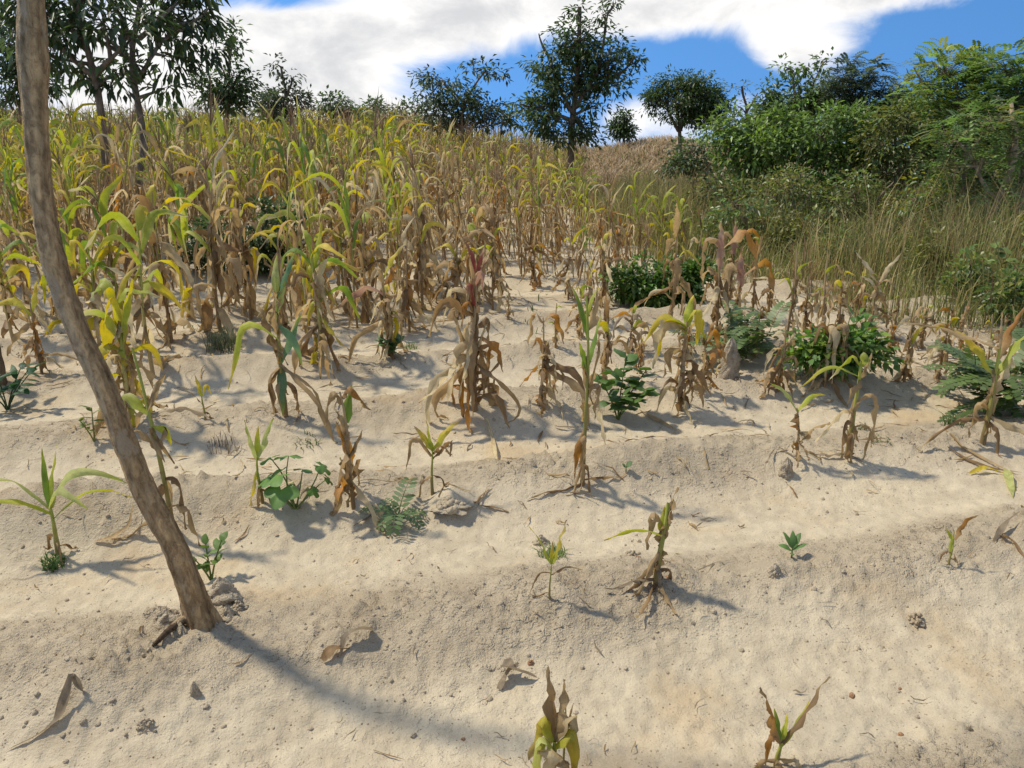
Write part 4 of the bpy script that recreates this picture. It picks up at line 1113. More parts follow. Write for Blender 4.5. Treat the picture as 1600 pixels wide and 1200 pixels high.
    put_maize(1213, 1198, 1105, 'none', 'reddish-brown snapped maize stub with forked leaves at the bottom edge', 123, A, stalk_top=.42, rad=.009, extra=[
        (1, 160, 72, .17, .035, 8, .5, .3, 'orange', 35), (1, 30, 42, .22, .028, 5, .5, .3, 'brown', 45), (1, 60, 60, .08, .02, 5, .5, .3, 'lime', 25), (1, 120, 70, .09, .02, 5, .5, .3, 'green', 25), (.9, 35, 40, .15, .02, 5, .5, .3, 'lime', 25), (.95, 195, 60, .16, .022, 150, .3, .15, 'orange', 40), (.5, 200, 10, .12, .03, 80, .3, .2, 'tan', 55), (.5, 340, 10, .12, .03, 80, .3, .2, 'straw', 55), (.5, 270, 10, .1, .03, 80, .3, .2, 'tan', 55)])
    p = hit(862, 1195) + np.array([0, -0.06, 0]); p[2] = float(ground_z(p[0], p[1]))
    put_maize(0, 0, 1118, 'none', 'bleached maize with folded-over leaves cut off by the bottom edge', 124, A, pos=p, stalk_top=.62, rad=.012, extra=[
        (1, 60, 80, .16, .05, 20, .5, .3, 'tan', 40), (1, 20, 70, .22, .05, 150, .35, .12, 'straw', 35), (1, 175, 70, .22, .05, 150, .35, .12, 'turn', 35), (1, 110, 80, .2, .04, 10, .5, .3, 'brown', 40), (.8, 200, 60, .24, .06, 150, .3, .12, 'pale', 30), (.7, 250, 60, .24, .06, 150, .3, .12, 'straw', 30), (.9, 330, 60, .22, .05, 150, .3, .12, 'turn', 35), (.6, 300, 50, .2, .05, 130, .3, .12, 'tan', 40)])
    put_maize(0, 0, 1085, 'none', 'straight dead shoot beside the bleached maize at the bottom edge', 125, A, pos=p + np.array([.03, .04, 0]), stalk_top=.9, rad=.004, extra=[(.5, 60, 70, .1, .02, 20, .5, .3, 'brown', 50)])
    # right half, towards the grass
    B = 'dry maize thinning out towards the grass'
    rows = [
        (985, 548, 470, 'tuft', 'low maize tuft with orange spear leaves and a matted dry skirt'),
        (1048, 508, 312, 'half', 'tall pale maize in front of the dark round shrub'),
        (1118, 532, 362, 'dry', 'brown maize whose top leaf arches over like a hook, right of the round shrub'),
        (1086, 470, 300, 'bare', 'very thin tall maize stem behind the round shrub'),
        (1176, 488, 345, 'bare', 'thin purple-stemmed maize left of the yellow curled one'),
        (1228, 545, 358, 'bare', 'maize with small curled yellow leaves along its top'),
        (1216, 612, 478, 'dry', 'withered maize with crumpled leaves left of the leafy green bush'),
        (1279, 552, 368, 'bare', 'tall thin pale maize behind the leafy green bush'),
        (1288, 606, 505, 'tuft', 'maize with a big folded bundle of hanging brown leaves against the green bush'),
        (1308, 520, 400, 'half', 'maize with a hanging yellow leaf bunch near the grass edge'),
        (1360, 520, 408, 'half', 'pale maize with raised V-shaped leaves at the grass edge'),
        (1412, 598, 468, 'half', 'dry maize with looping basal leaves and yellow spear, right of the leafy bush'),
        (1466, 592, 490, 'dry', 'short broken dry maize stub right of the looping one'),
        (1478, 560, 478, 'tuft', 'matted brown maize clump at the grass edge at right'),
        (1535, 600, 470, 'bare', 'leaning thin straw maize behind the raised-leaf one at right'),
        (1510, 575, 500, 'dry', 'low bleached maize heap right of the matted clump'),
        (940, 480, 352, 'half', 'yellow-tipped maize left of the dark round shrub'),
        (905, 530, 440, 'half', 'curled maize with a golden folded leaf behind the tall thin green one'),
        (945, 605, 445, 'half', 'brown maize with golden flag leaf behind the broad-leaved seedling'),
        (1005, 455, 330, 'bare', 'thin twisted maize stem left behind the round shrub'),
        (965, 425, 315, 'dry', 'brown hooded maize at the start of the grass'),
        (868, 545, 460, 'bare', 'small sparse maize above the looping brown one'),
        (795, 500, 445, 'bare', 'short maize with one yellow-green leaf in the gap of the field'),
        (700, 480, 420, 'tuft', 'small maize with golden hanging leaves left of the crimson-streaked one'),
        (888, 470, 350, 'half', 'slim maize on the thinning right rim of the field'),
        (835, 450, 330, 'dry', 'brown bundled maize at the right front of the field'),
        (1180, 560, 470, 'bare', 'sparse dead maize behind the feathery bluish bush'),
        (1140, 470, 360, 'dry', 'upright dead brown maize right of the hooked one'),
        (1240, 480, 400, 'bare', 'frail maize by the grass between the curled one and the thin pale one'),
        (1395, 530, 440, 'bare', 'frail straw maize just inside the grass at right'),
        (1030, 420, 290, 'green', 'slender green-topped maize at the grass edge behind the round shrub'),
        (1150, 515, 415, 'dry', 'bent straw maize between the hooked one and the purple-stemmed one'),
        (1200, 505, 410, 'half', 'ragged maize between the purple-stemmed one and the yellow curled one'),
        (1255, 520, 415, 'dry', 'crumpled brown maize behind the left end of the leafy green bush'),
        (1330, 555, 470, 'dry', 'withered maize rising out of the leafy green bush'),
        (1340, 490, 405, 'dry', 'stooping brown maize at the grass edge behind the leafy green bush'),
        (1385, 560, 480, 'dry', 'thin crumpled maize between the leafy bush and the looping one'),
        (1440, 545, 465, 'half', 'half-fallen pale maize left of the matted clump'),
        (1500, 545, 455, 'dry', 'rust-brown maize against the grass right of the matted clump'),
        (1560, 560, 480, 'dry', 'straw-brown maize against the grass at the right edge'),
        (1585, 600, 520, 'half', 'pale broken maize at the right edge above the ferny bush'),
        (1130, 585, 500, 'half', 'short tan maize behind the earth pinnacle'),
        (1000, 585, 500, 'dry', 'short brown maize left of the drooping yellow one'),
        (1075, 555, 470, 'dry', 'brown maize standing below the round shrub'),
        (920, 500, 400, 'half', 'tan maize left of the round shrub, behind the golden folded one'),
        (1058, 415, 300, 'green', 'green maize with drooping tip leaves at the grass edge'),
    ]
    for i, (x, b, t, h, lb) in enumerate(rows):
        ex = []
        if 'hook' in lb:
            ex = [(1, 200, 50, .5, .09, 140, .35, .15, 'tan', 25), (1, 350, 45, .6, .09, 120, .4, .15, 'orange', 25), (.8, 250, 80, .4, .08, 10, .5, .3, 'pink', 35)]
        if 'big folded' in lb:
            ex = [(.95, a, 60, .5, .05, 145, .25, .12, s, 40) for a, s in ((300, 'tan'), (250, 'straw'), (340, 'tan'), (200, 'brown'), (20, 'orange'), (270, 'straw'))]
        if 'V-shaped' in lb:
            ex = [(.85, 150, 55, .3, .05, 10, .5, .3, 'straw', 35), (.8, 30, 50, .36, .05, 10, .5, .3, 'straw', 35)]
        put_maize(x, b, t, h, lb, 200 + i, B, ex, wide=i % 3 == 0)
    # left, in front of the dense field
    Cg = 'maize in the loose front rows of the field'
    rows = [
        (240, 590, 300, 'lush', 'tall leafy maize with dangling purple-brown leaves right of the glowing yellow one'),
        (268, 535, 250, 'half', 'tall maize with a broad green top leaf at the front of the field'),
        (345, 520, 215, 'half', 'tall reddish-stemmed maize behind the spiky weed tuft'),
        (392, 500, 290, 'half', 'leafy half-dry maize behind the tall reddish-stemmed one'),
        (445, 520, 330, 'half', 'maize with arching pale leaf above the splayed brown one'),
        (160, 560, 350, 'lush', 'yellow-green maize hugging the right side of the leaning trunk'),
        (195, 545, 275, 'green', 'green-leaved maize behind the glowing yellow one'),
        (130, 520, 300, 'green', 'green maize partly hidden behind the leaning trunk'),
        (20, 530, 330, 'lush', 'leafy maize at the left edge above the old stump'),
        (45, 505, 310, 'half', 'brown-skirted maize left of the leaning trunk'),
        (640, 520, 340, 'dry', 'brown maize with a dense dry skirt right of the pink-tinged one'),
        (660, 485, 280, 'half', 'tall maize with one bright green upright leaf near field centre'),
        (575, 505, 300, 'half', 'maize between the bushy one and the pink-tinged one, farther back'),
        (540, 490, 270, 'lush', 'yellow-leaved maize behind the bushy one'),
        (745, 475, 300, 'half', 'tall drooping maize behind the crimson-streaked one'),
        (770, 485, 320, 'half', 'maize with hanging folded leaves behind the looping brown one'),
        (715, 500, 330, 'half', 'half-dry maize just behind and left of the crimson-streaked one'),
        (478, 500, 300, 'lush', 'yellow-green maize behind and left of the bushy one'),
        (300, 500, 240, 'green', 'green-leaved maize between two tall ones left of the spiky weed'),
        (90, 500, 350, 'lush', 'yellowish maize just behind the leaning trunk at left'),
    ]
    for i, (x, b, t, h, lb) in enumerate(rows):
        put_maize(x, b, t, h, lb, 300 + i, Cg, scale_w=1.45, tassel=(t < 300 and i % 2 == 0), wide=i % 3 == 0)


build_near_maize()


# ------------------------------------------------------------------ maize: the dense field
def edge_x(y):
    return np.interp(y, [5, 6.3, 9.6, 13.6, 20, 28, 45], [3.0, 2.6, 1.9, 1.5, 1.9, 2.6, 4.5])


def build_field():
    rng = np.random.default_rng(77)
    KIND = [('lush', 'yellow-green maize', 0.24), ('green', 'green-leaved maize', 0.13), ('half', 'half-dry tan maize', 0.38), ('dry', 'fully brown maize', 0.25)]
    ORD = ['front', 'second', 'third', 'fourth', 'fifth', 'sixth', 'seventh', 'eighth', 'ninth', 'tenth', 'eleventh', 'twelfth']
    MARK = [(30, 'at the left edge'), (110, 'behind the leaning trunk'), (190, 'below the straight brown trunk'), (300, 'below the forked grey tree'), (400, 'below the rounded tree'),
            (490, 'below the sprigged tree'), (640, 'below the low bush row'), (800, 'below the feathery tree'), (3000, 'below the tall centre tree')]
    POSN = ['', ', second from left', ', third from left', ', fourth from left', ', fifth from left', ', sixth from left', ', seventh from left']
    used = {}
    protos = {}
    for ki, (h, lb, w) in enumerate(KIND):
        for v in range(6):
            for ts in (0, 1):
                r = np.random.default_rng(500 + ki * 10 + v)
                parts = maize_parts(r, 1.7, h, tassel=bool(ts), seg=9, scale_w=.92, rad=.012)
                meshes = [(nm, g.mesh(nm, MATOF[nm])) for nm, g in parts]
                gj = G()
                for nm, g in parts:
                    if nm == 'leaf':
                        off = gj.nv
                        for V, C, L in zip(g.V, g.C, g.L):
                            gj.V.append(V); gj.C.append(C); gj.L.append(L); gj.nv += len(V)
                        gj.F4 += [F + off for F in g.F4]
                joined = [m for m in meshes if m[0] != 'leaf'] + [('foliage', gj.mesh('foliage', M_LEAF))]
                # low-detail version for the far mass
                r = np.random.default_rng(500 + ki * 10 + v)
                low = maize_parts(r, 1.7, h, tassel=bool(ts), seg=6, scale_w=1.08, rad=.013, ng=6 if h in ('lush', 'green') else 4, nd=6, nd_sheath=2, spikes=4)
                protos[(ki, v, ts)] = (meshes, joined, low)
    spots = []
    near = np.array(NEAR_XY)
    for k in range(4, 36):
        v0 = ROW0 + ROWD * k
        x = -0.80 * v0 - 3.0
        while x < 6:
            x += rng.uniform(.16, .32)
            y = v0 + ROWT * x + rng.normal() * .09
            xx = x + rng.normal() * .05
            if xx > edge_x(y) - 0.1 or y < 6.6:
                continue
            px, py, dep = px_of((xx, y, float(gz_at(xx, y))))
            if px < -90:
                continue
            if px > 690 and y < 8.6 and rng.random() < .6:
                continue
            if 285 < px < 470 and 8.4 < y < 11.4 and rng.random() < .7:
                continue
            if y < 7.6 and rng.random() < .4:
                continue
            if len(near) and np.min((near[:, 0] - xx) ** 2 + (near[:, 1] - y) ** 2) < .10:
                continue
            spots.append((dep, xx, y, px, k - 4))
    spots.sort()
    ws = np.array([k[2] for k in KIND])
    gl, gs = G(), G()
    NIND = 228
    for i, (dep, x, y, px, row) in enumerate(spots):
        wk = ws.copy()
        if px > 650:
            wk = wk * np.array([.6, .35, 1.3, 1.6])
        elif px < 420:
            wk = wk * np.array([1.3, 1.5, 1, .6])
        ki = int(rng.choice(4, p=wk / wk.sum())); v = int(rng.integers(6)); ts = int(rng.random() < (.45 if i < NIND else .7))
        hgt = rng.uniform(.78, 1.16) * (1.0 if px < 620 else max(.66, 1 - (px - 620) / 900))
        z = float(gz_at(x, y))
        rot = rng.random() * 6.283
        meshes, joined, low = protos[(ki, v, ts)]
        if i < NIND:
            where = [m for lim, m in MARK if px < lim][0]
            lb = KIND[ki][1] + (' with tassel' if ts else ' without tassel') + ', ' + ORD[min(row, 11)] + ' field row, ' + where
            root = link('maize_plant', None, loc=(x, y, z), label=lb, cat='maize plant', group=KIND[ki][1] + ' of the dense field')
            used.setdefault(lb, []).append((px, root))
            root.rotation_euler = (rng.normal() * .09, rng.normal() * .09, rot)
            root.scale = (hgt * rng.uniform(.68, 1.0), hgt * rng.uniform(.68, 1.0), hgt * 1.04)
            for nm, me in (meshes if i < 130 else joined):
                o = link(nm, me, root)
                if nm in ('foliage', 'sheath', 'tassel'):
                    o['kind'] = 'stuff'
        else:
            c, s = math.cos(rot), math.sin(rot)
            Mx = np.array([[c * .78, -s * .78, 0], [s * .78, c * .78, 0], [0, 0, 1.04]]) * hgt
            br = rng.uniform(.62, 1.08)
            for nm, g in low:
                tgt = gl if nm in ('leaf', 'sheath') else gs
                off = tgt.nv
                for V, C, L in zip(g.V, g.C, g.L):
                    tgt.V.append(V @ Mx.T + (x, y, z)); tgt.C.append(C * br); tgt.L.append(L); tgt.nv += len(V)
                tgt.F4 += [F + off for F in g.F4]
                tgt.F3 += [F + off for F in g.F3]
    for lb, us in used.items():
        us.sort(key=lambda a: a[0])
        for j, (_, o) in enumerate(us):
            if len(us) > 1:
                o['label'] = lb + (', leftmost' if j == 0 else POSN[min(j, 6)])
    root = link('maize_field', None, loc=(0, 0, 0), kind='stuff', label='far rows of the ripening maize field, tops and tassels in one mass', cat='maize field')
    link('foliage', gl.mesh('field_foliage', M_LEAF), root, kind='stuff')
    link('stalks', gs.mesh('field_stalks', M_STALK), root, kind='stuff')
    print('field spots', len(spots))


build_field()


# ------------------------------------------------------------------ grass
def blades(g, rng, X, Y, H, W, C, bend=.35):
    n = len(X)
    Z = ground_z(X, Y, False)
    a = rng.random(n) * 6.283
    d = np.stack([np.cos(a), np.sin(a), 0 * a], 1)
    s = np.stack([-np.sin(a), np.cos(a), 0 * a], 1)
    b = (bend * (0.3 + rng.random(n)) * H)[:, None]
    P0 = np.stack([X, Y, Z - .01], 1)
    up = np.array([0, 0, 1.0])
    P1 = P0 + up * H[:, None] * .55 + d * b * .25
    P2 = P0 + up * H[:, None] * np.reshape(1 - .25 * np.asarray(bend), (-1, 1)) + d * b
    w = s * W[:, None]
    V = np.stack([P0 - w, P0 + w, P1 + w * .8, P1 - w * .8, P2], 1).reshape(-1, 3)
    k = np.arange(n)[:, None] * 5
    CC = np.repeat(C, 5, 0)
    g.add(V, k + np.array([0, 1, 2, 3]), CC)
    V2 = V
    g.F3.append((k + np.array([3, 2, 4])) + g.nv - len(V))


def build_grass():
    rng = np.random.default_rng(9)
    g = G()
    N = 230000
    Y = 6.2 + (rng.random(N) ** .85) * 17
    X = edge_x(Y) - .7 + rng.random(N) * 13.5
    # blades grow in bunches
    X = X + .05 * rng.normal(size=N); 
    bx = np.interp(Y, [6, 6.3, 9.6, 13.6, 28], [4.1, 3.85, 2.6, 1.3, 2.0])
    ok = (X > bx + .6 * perlin(X * 1.1, Y * 1.1, 71)) & (X < Y * .78 + .6) & (perlin(X * 3.1, Y * 3.1, 73) + .5 * perlin(X * 8, Y * 8, 76) > -.12)
    X, Y = X[ok], Y[ok]
    n = len(X)
    patch = perlin(X * .7, Y * .7, 74)[:, None] + .5 * perlin(X * 2.3, Y * 2.3, 75)[:, None]
    inn = X - np.interp(Y, [6, 9.6, 13.6, 28], [3.9, 2.6, 1.3, 2.0])
    H = (.22 + 1.05 * rng.random(n) ** 1.5) * np.clip(.8 + .6 * patch[:, 0], .35, 1.4) * np.interp(inn, [-.3, .5, 1.5], [.3, .75, 1.1])
    cg = np.array((.20, .225, .06)); cs = np.array((.42, .33, .165)); cd = np.array((.085, .105, .038)); cr = np.array((.26, .15, .09))
    m = np.clip(.33 + patch * .7 + .4 * rng.normal(size=(n, 1)), 0, 1)
    C = cg * (1 - m) + cs * m
    C[rng.random(n) < .22] = cd
    C[rng.random(n) < .10] = cr
    blades(g, rng, X, Y, H, .0022 + .0038 * rng.random(n), C * rng.uniform(.75, 1.25, (n, 1)), .62 + .5 * np.clip(rng.normal(size=n), -.8, 1.6))
    print('grass', n)
    link('tall_grass', g.mesh('tall_grass', M_GRASS), kind='stuff', label='tall dry green and straw grass between the maize and the thicket', cat='grass')
    # the dry mound behind
    g = G()
    n = 16000
    X = 6.0 + rng.normal(size=n) * 3.6; Y = 31 + rng.normal(size=n) * 3.5
    C = np.array((.52, .40, .26)) * rng.uniform(.6, 1.3, (n, 1))
    gr = rng.random(n) < .12
    C[gr] = (.16, .17, .05)
    blades(g, rng, X, Y, .25 + .45 * rng.random(n), .014 + .016 * rng.random(n), C, .9)
    link('dry_straw', g.mesh('dry_straw', M_GRASS), kind='stuff', label='bleached dry straw covering the mound on the skyline', cat='straw')
    # low weeds under the maize and along the field rim
    g = G()
    n = 1500
    Y = 6.5 + rng.random(n) * 6; X = (rng.random(n) * 1.5 - 1.0) * Y * .6
    ok = perlin(X * 2.2, Y * 2.2, 90) > .38
    X, Y = X[ok], Y[ok]; n = len(X)
    blades(g, rng, X, Y, .05 + .1 * rng.random(n), .004 + .004 * rng.random(n), np.array((.09, .12, .04)) * rng.uniform(.7, 1.3, (n, 1)), .8)
    link('ground_weeds', g.mesh('ground_weeds', M_GRASS), kind='stuff', label='thin green weeds sprouting between the maize rows', cat='weeds')


build_grass()


def tuft(name, px, py, r, h, n, label, col, cat='grass tuft', seed=1, bend=.9, w=.003):
    rng = np.random.default_rng(seed)
    p = hit(px, py)
    g = G()
    a = rng.random(n) * 6.283; rr = r * rng.random(n) ** .6
    X, Y = p[0] + rr * np.cos(a), p[1] + rr * np.sin(a)
    blades(g, rng, X, Y, h * rng.uniform(.5, 1.1, n), w * rng.uniform(.6, 1.3, n), np.asarray(col) * rng.uniform(.7, 1.3, (n, 1)), bend)
    for V in g.V:
        V -= p
    link(name, g.mesh(name, M_GRASS), loc=p, label=label, cat=cat)


tuft('grass_tuft', 85, 884, .05, .06, 110, 'low bright green grass tuft under the fresh young maize', (.10, .17, .04), seed=1)
tuft('weed_tuft', 347, 545, .13, .22, 160, 'spiky grey-green weed tuft in front of the tall reddish-stemmed maize', (.13, .15, .08), 'weed', 2, .7)
tuft('weed_tuft', 865, 868, .06, .06, 110, 'feathery pale green weed patch behind the tiny maize seedling', (.17, .22, .08), 'weed', 3)
tuft('weed_tuft', 1375, 690, .06, .04, 40, 'flat green grass patch right of the curled dry maize', (.13, .16, .06), seed=4, bend=1.6)
tuft('weed_tuft', 1345, 672, .04, .07, 24, 'little upright green weed right of the curled dry maize', (.12, .16, .06), seed=5)
tuft('weed_tuft', 430, 505, .12, .12, 70, 'low green weed patch between maize at the field front', (.08, .12, .04), 'weed', 6)
tuft('weed_tuft', 640, 545, .06, .09, 40, 'small green weed right of the pink-tinged maize', (.14, .2, .06), 'weed', 7)
tuft('weed_tuft', 350, 705, .09, .12, 40, 'dead grey wiry weed stems near the small pale maize', (.16, .12, .09), 'weed', 8, .5, .002)
tuft('weed_tuft', 480, 690, .07, .05, 40, 'faint green creeping weed left of the withered brown maize', (.11, .14, .06), 'weed', 9, 1.4)
tuft('weed_tuft', 1490, 665, .07, .12, 60, 'green weed at the foot of the ferny bush at right', (.10, .14, .05), 'weed', 10, .9)


# ------------------------------------------------------------------ broad-leaved weeds and seedlings
def weed(name, px, py, pt, label, seed, stems, cat='weed', col=(.07, .15, .035)):
    """stems: (azimuth deg, lean 0..1, height fraction, leaves) with leaves = (fraction, az, el, length, width)"""
    rng = np.random.default_rng(seed)
    p = hit(px, py)
    H = height_at(p, pt) - p[2]
    root = link(name, None, loc=p, label=label, cat=cat)
    STATES['weed'] = (np.array(col), np.array(col), np.array(col) * 1.2, np.array(col) * .9)
    for az, ln, hf, lv in stems:
        t = np.linspace(0, 1, 6)[:, None]
        a = R(az)
        S = np.concatenate([np.cos(a) * ln * H * t ** 1.4, np.sin(a) * ln * H * t ** 1.4, H * hf * t - .02 * (1 - t)], 1)
        g = G(); g.tube(S, np.linspace(.004, .002, 6) * (1 + H), 5, np.array(col) * (1.1, .9, .9))
        link('stem', g.mesh('stem', M_STALK), root)
        for f, la, le, L, W in lv:
            b = np.array([np.interp(f, t[:, 0], S[:, k]) for k in range(3)])
            g = G()
            ribbon(g, b, R(la), le, L, W, 40, .5, .4, 'weed', rng, 8, 14, .03, rng.normal() * 15, 0, None, 'oval')
            link('leaf', g.mesh('leaf', M_WEED), root)


def rl(rng, n, L, W, f0=.35, el=(0, 60)):
    return [(f0 + (1 - f0) * (i + .7) / n, rng.random() * 360, rng.uniform(*el), L * rng.uniform(.7, 1.2), W * rng.uniform(.8, 1.15)) for i in range(n)]


_r = np.random.default_rng(4)
weed('seedling', 965, 655, 563, 'dark green broad-leaved seedling tangled with the tall thin maize', 1,
     [(20, .5, .8, rl(_r, 11, .12, .085)), (60, .25, 1, rl(_r, 11, .12, .085)), (330, .5, .6, rl(_r, 10, .12, .085)), (170, .35, .75, rl(_r, 8, .11, .075)), (280, .2, .5, rl(_r, 8, .11, .075))], 'seedling', (.085, .15, .032))
weed('seedling', 1237, 872, 845, 'tiny bright green seedling with pointed upright leaves alone on the sand', 2,
     [(90, .05, .6, [(.9, 120, 65, .075, .026), (.9, 40, 65, .075, .026), (.8, 170, 40, .06, .024), (.8, 5, 45, .065, .024), (.95, 80, 80, .07, .025), (.6, 250, 40, .05, .02)])], 'seedling', (.11, .20, .05))
weed('seedling', 330, 905, 850, 'small green oval-leaved seedling just right of the leaning trunk', 3,
     [(120, .25, .9, rl(_r, 6, .06, .03, .4, (10, 70))), (30, .35, 1, rl(_r, 6, .06, .03, .4, (10, 70))), (200, .3, .6, rl(_r, 4, .05, .03))], 'seedling', (.12, .19, .045))
weed('seedling', 978, 742, 728, 'single-leafed green sprout right of the tall thin maize', 4, [(90, .1, .9, [(.9, 20, 60, .045, .035), (.9, 170, 60, .03, .025)])], 'seedling', (.09, .16, .05))
weed('weed', 610, 560, 525, 'green leafy weed at the foot of the pink-tinged maize', 5, [(a, .5, .8, rl(_r, 6, .09, .04)) for a in (20, 90, 160, 250, 330)], 'weed', (.07, .13, .04))
weed('weed', 12, 640, 560, 'dark green leafy weed at the foot of the old stump, left edge', 6, [(a, .6, .8, rl(_r, 6, .12, .05)) for a in (20, 80, 150, 230, 300, 350)], 'weed', (.035, .085, .03))
weed('weed', 148, 690, 640, 'slim yellowish-green weed half hidden by the leaning trunk', 7, [(100, .2, 1, rl(_r, 8, .07, .025)), (200, .3, .7, rl(_r, 5, .06, .025))], 'weed', (.16, .2, .05))
weed('weed', 1575, 470, 380, 'leafy yellow-green sapling in the grass at the right edge', 8, [(a, .4, 1, rl(_r, 9, .2, .08)) for a in (20, 140, 260)], 'weed', (.13, .18, .04))
weed('weed', 1500, 420, 345, 'sapling with drooping yellowish leaves in the grass under the thicket', 9, [(a, .4, 1, rl(_r, 9, .24, .10)) for a in (60, 180, 300)], 'weed', (.13, .17, .035))


def lobed_leaf(g, c, nrm_az, tilt, Rr, col, rng, lobes=7):
    """palmate leaf: deep rounded lobes round a centre"""
    m = lobes * 6
    th = np.linspace(-2.55, 2.55, m)
    r = Rr * (.62 + .38 * np.abs(np.cos(th * lobes / 5.1 * math.pi / 2 * 1.0))) * (.8 + .2 * np.cos(th * .5))
    z = -.22 * r * (r / Rr) + .05 * Rr * np.sin(th * lobes)
    Vl = np.stack([r * np.cos(th), r * np.sin(th), z], 1)
    Vl = np.concatenate([[[0, 0, 0]], Vl])
    ct, st = math.cos(R(tilt)), math.sin(R(tilt))
    Ry = np.array([[ct, 0, st], [0, 1, 0], [-st, 0, ct]])
    ca, sa = math.cos(R(nrm_az)), math.sin(R(nrm_az))
    Rz = np.array([[ca, -sa, 0], [sa, ca, 0], [0, 0, 1]])
    V = (Vl @ Ry.T) @ Rz.T + c
    F = np.stack([np.zeros(m - 1, int), np.arange(1, m), np.arange(2, m + 1)], 1)
    C = np.tile(np.asarray(col) * rng.uniform(.8, 1.2), (m + 1, 1)); C[0] *= 1.5
    g.add(V, F, C)


def build_lobed_weed():
    rng = np.random.default_rng(8)
    p = hit(462, 795)
    root = link('lobed_weed', None, loc=p, label='green weed with large lobed palmate leaves beside the small pale maize', cat='weed')
    H = height_at(p, 715) - p[2]
    for dx, dy, hz, az, tl, r in ((-.06, -.03, .72, 200, 25, .085), (-.02, .03, .98, 100, 10, .07), (-.10, .03, .95, 160, 20, .06), (-.03, -.08, .52, 260, 35, .085), (-.11, -.01, .62, 190, 30, .06), (.12, .02, .8, 0, 35, .055), (.09, -.03, .42, 340, 40, .04), (.15, .0, .6, 10, 50, .04), (.03, .05, .68, 60, 15, .055)):
        e = np.array([dx, dy, H * hz])
        g = G(); g.tube(curve3(np.array([0.01 * dx, 0, -.01]), e, rng, 5, .08), [.005, .004, .0035, .003, .002], 5, (.16, .2, .06))
        link('stem', g.mesh('stem', M_STALK), root)
        g = G(); lobed_leaf(g, e, az, tl, r, (.11, .20, .045), rng)
        link('leaf', g.mesh('leaf', M_WEED), root)


build_lobed_weed()


def frond_part(base, az, el, L, rng, col, pairs=12, ll=.05, lw=.018, bend=60):
    g = G()
    t = np.linspace(0, 1, pairs + 2)
    e = R(el) - R(bend) * t
    T = np.stack([np.cos(e) * math.cos(az), np.cos(e) * math.sin(az), np.sin(e)], 1)
    P = base + np.concatenate([[np.zeros(3)], np.cumsum(T[:-1], 0)]) * L / (pairs + 1)
    g.tube(P, np.linspace(.003, .001, len(P)), 4, np.asarray(col) * 1.2)
    S = np.array([-math.sin(az), math.cos(az), 0])
    for i in range(2, len(P)):
        N = np.cross(S, T[i])
        s = ll * (.55 + .45 * math.sin(math.pi * (i / len(P)) ** .8))
        for sg in (-1, 1):
            d = S * sg * .93 + T[i] * .35 + N * .08 * rng.normal()
            q = P[i]
            pts = [q, q + d * s * .35 + T[i] * lw * .5, q + d * s * .75 + T[i] * lw * .45, q + d * s, q + d * s * .75 - T[i] * lw * .45, q + d * s * .35 - T[i] * lw * .5]
            g.add(np.array(pts), np.array([[0, 1, 2, 5], [5, 2, 3, 4]]), np.asarray(col) * rng.uniform(.8, 1.2))
    return g


def ferny(name, px, py, label, seed, fr, col, cat='weed', pos=None):
    rng = np.random.default_rng(seed)
    p = hit(px, py) if pos is None else pos
    root = link(name, None, loc=p, label=label, cat=cat)
    g = G(); g.tube(np.array([[0, 0, -.03], [0, 0, .0], [0.005, 0, .03]]), [.008, .007, .004], 6, (.12, .1, .06))
    link('stem', g.mesh('stem', M_STALK), root)
    for az, el, L, bend, *b in fr:
        bb = np.array(b[0]) if b else np.array([0, 0, .02])
        link('frond', frond_part(bb, R(az), el, L, rng, np.asarray(col) * rng.uniform(.8, 1.2), max(7, int(L / .026)), min(.085, L * .30), min(.028, L * .10), bend).mesh('frond', M_WEED), root)


ferny('ferny_weed', 622, 815, 'blue-green ferny weed with paired leaflets at the foot of the withered brown maize', 3,
      [(75, 55, .19, 40), (170, 35, .17, 60), (270, 55, .17, 120), (240, 40, .13, 90), (20, 30, .13, 70), (330, 40, .14, 100), (130, 50, .12, 60)], (.115, .185, .06))
_rf = np.random.default_rng(21)
ferny('ferny_bush', 1165, 560, 'blue-green feathery bush behind the earth pinnacle', 4,
      [(_rf.random() * 360, _rf.uniform(10, 70), _rf.uniform(.18, .32), _rf.uniform(30, 90), (_rf.normal() * .15, _rf.normal() * .12, abs(_rf.normal()) * .14 + .03)) for i in range(46)], (.115, .17, .05), 'bush')
ferny('ferny_bush', 1580, 650, 'grey-green ferny bush with two long fronds reaching left, right edge', 5,
      [(_rf.random() * 360, _rf.uniform(10, 70), _rf.uniform(.22, .36), _rf.uniform(30, 90), (_rf.normal() * .16 + .06, _rf.normal() * .12 + .1, abs(_rf.normal()) * .16 + .03)) for i in range(52)]
      + [(190, 22, .55, 45, (0, 0, .2)), (195, 10, .55, 40, (0, -.05, .12)), (170, 25, .5, 40, (0, .05, .22))], (.115, .165, .045), 'bush')


def low_bush(name, px, py, lobes, label, seed, col, leaf, per=16, clump=.09, col2=None, dens=1.0):
    p = hit(px, py)
    put_tree(name, label, 'bush', p[1], lobes, [[(px, py), (px, py - 25)]], seed, leaf, col, dens, clump, per, base=p, trunk_r=.02, col2=col2, shell=.3, droop=.1, depth=.9, twig=.3)


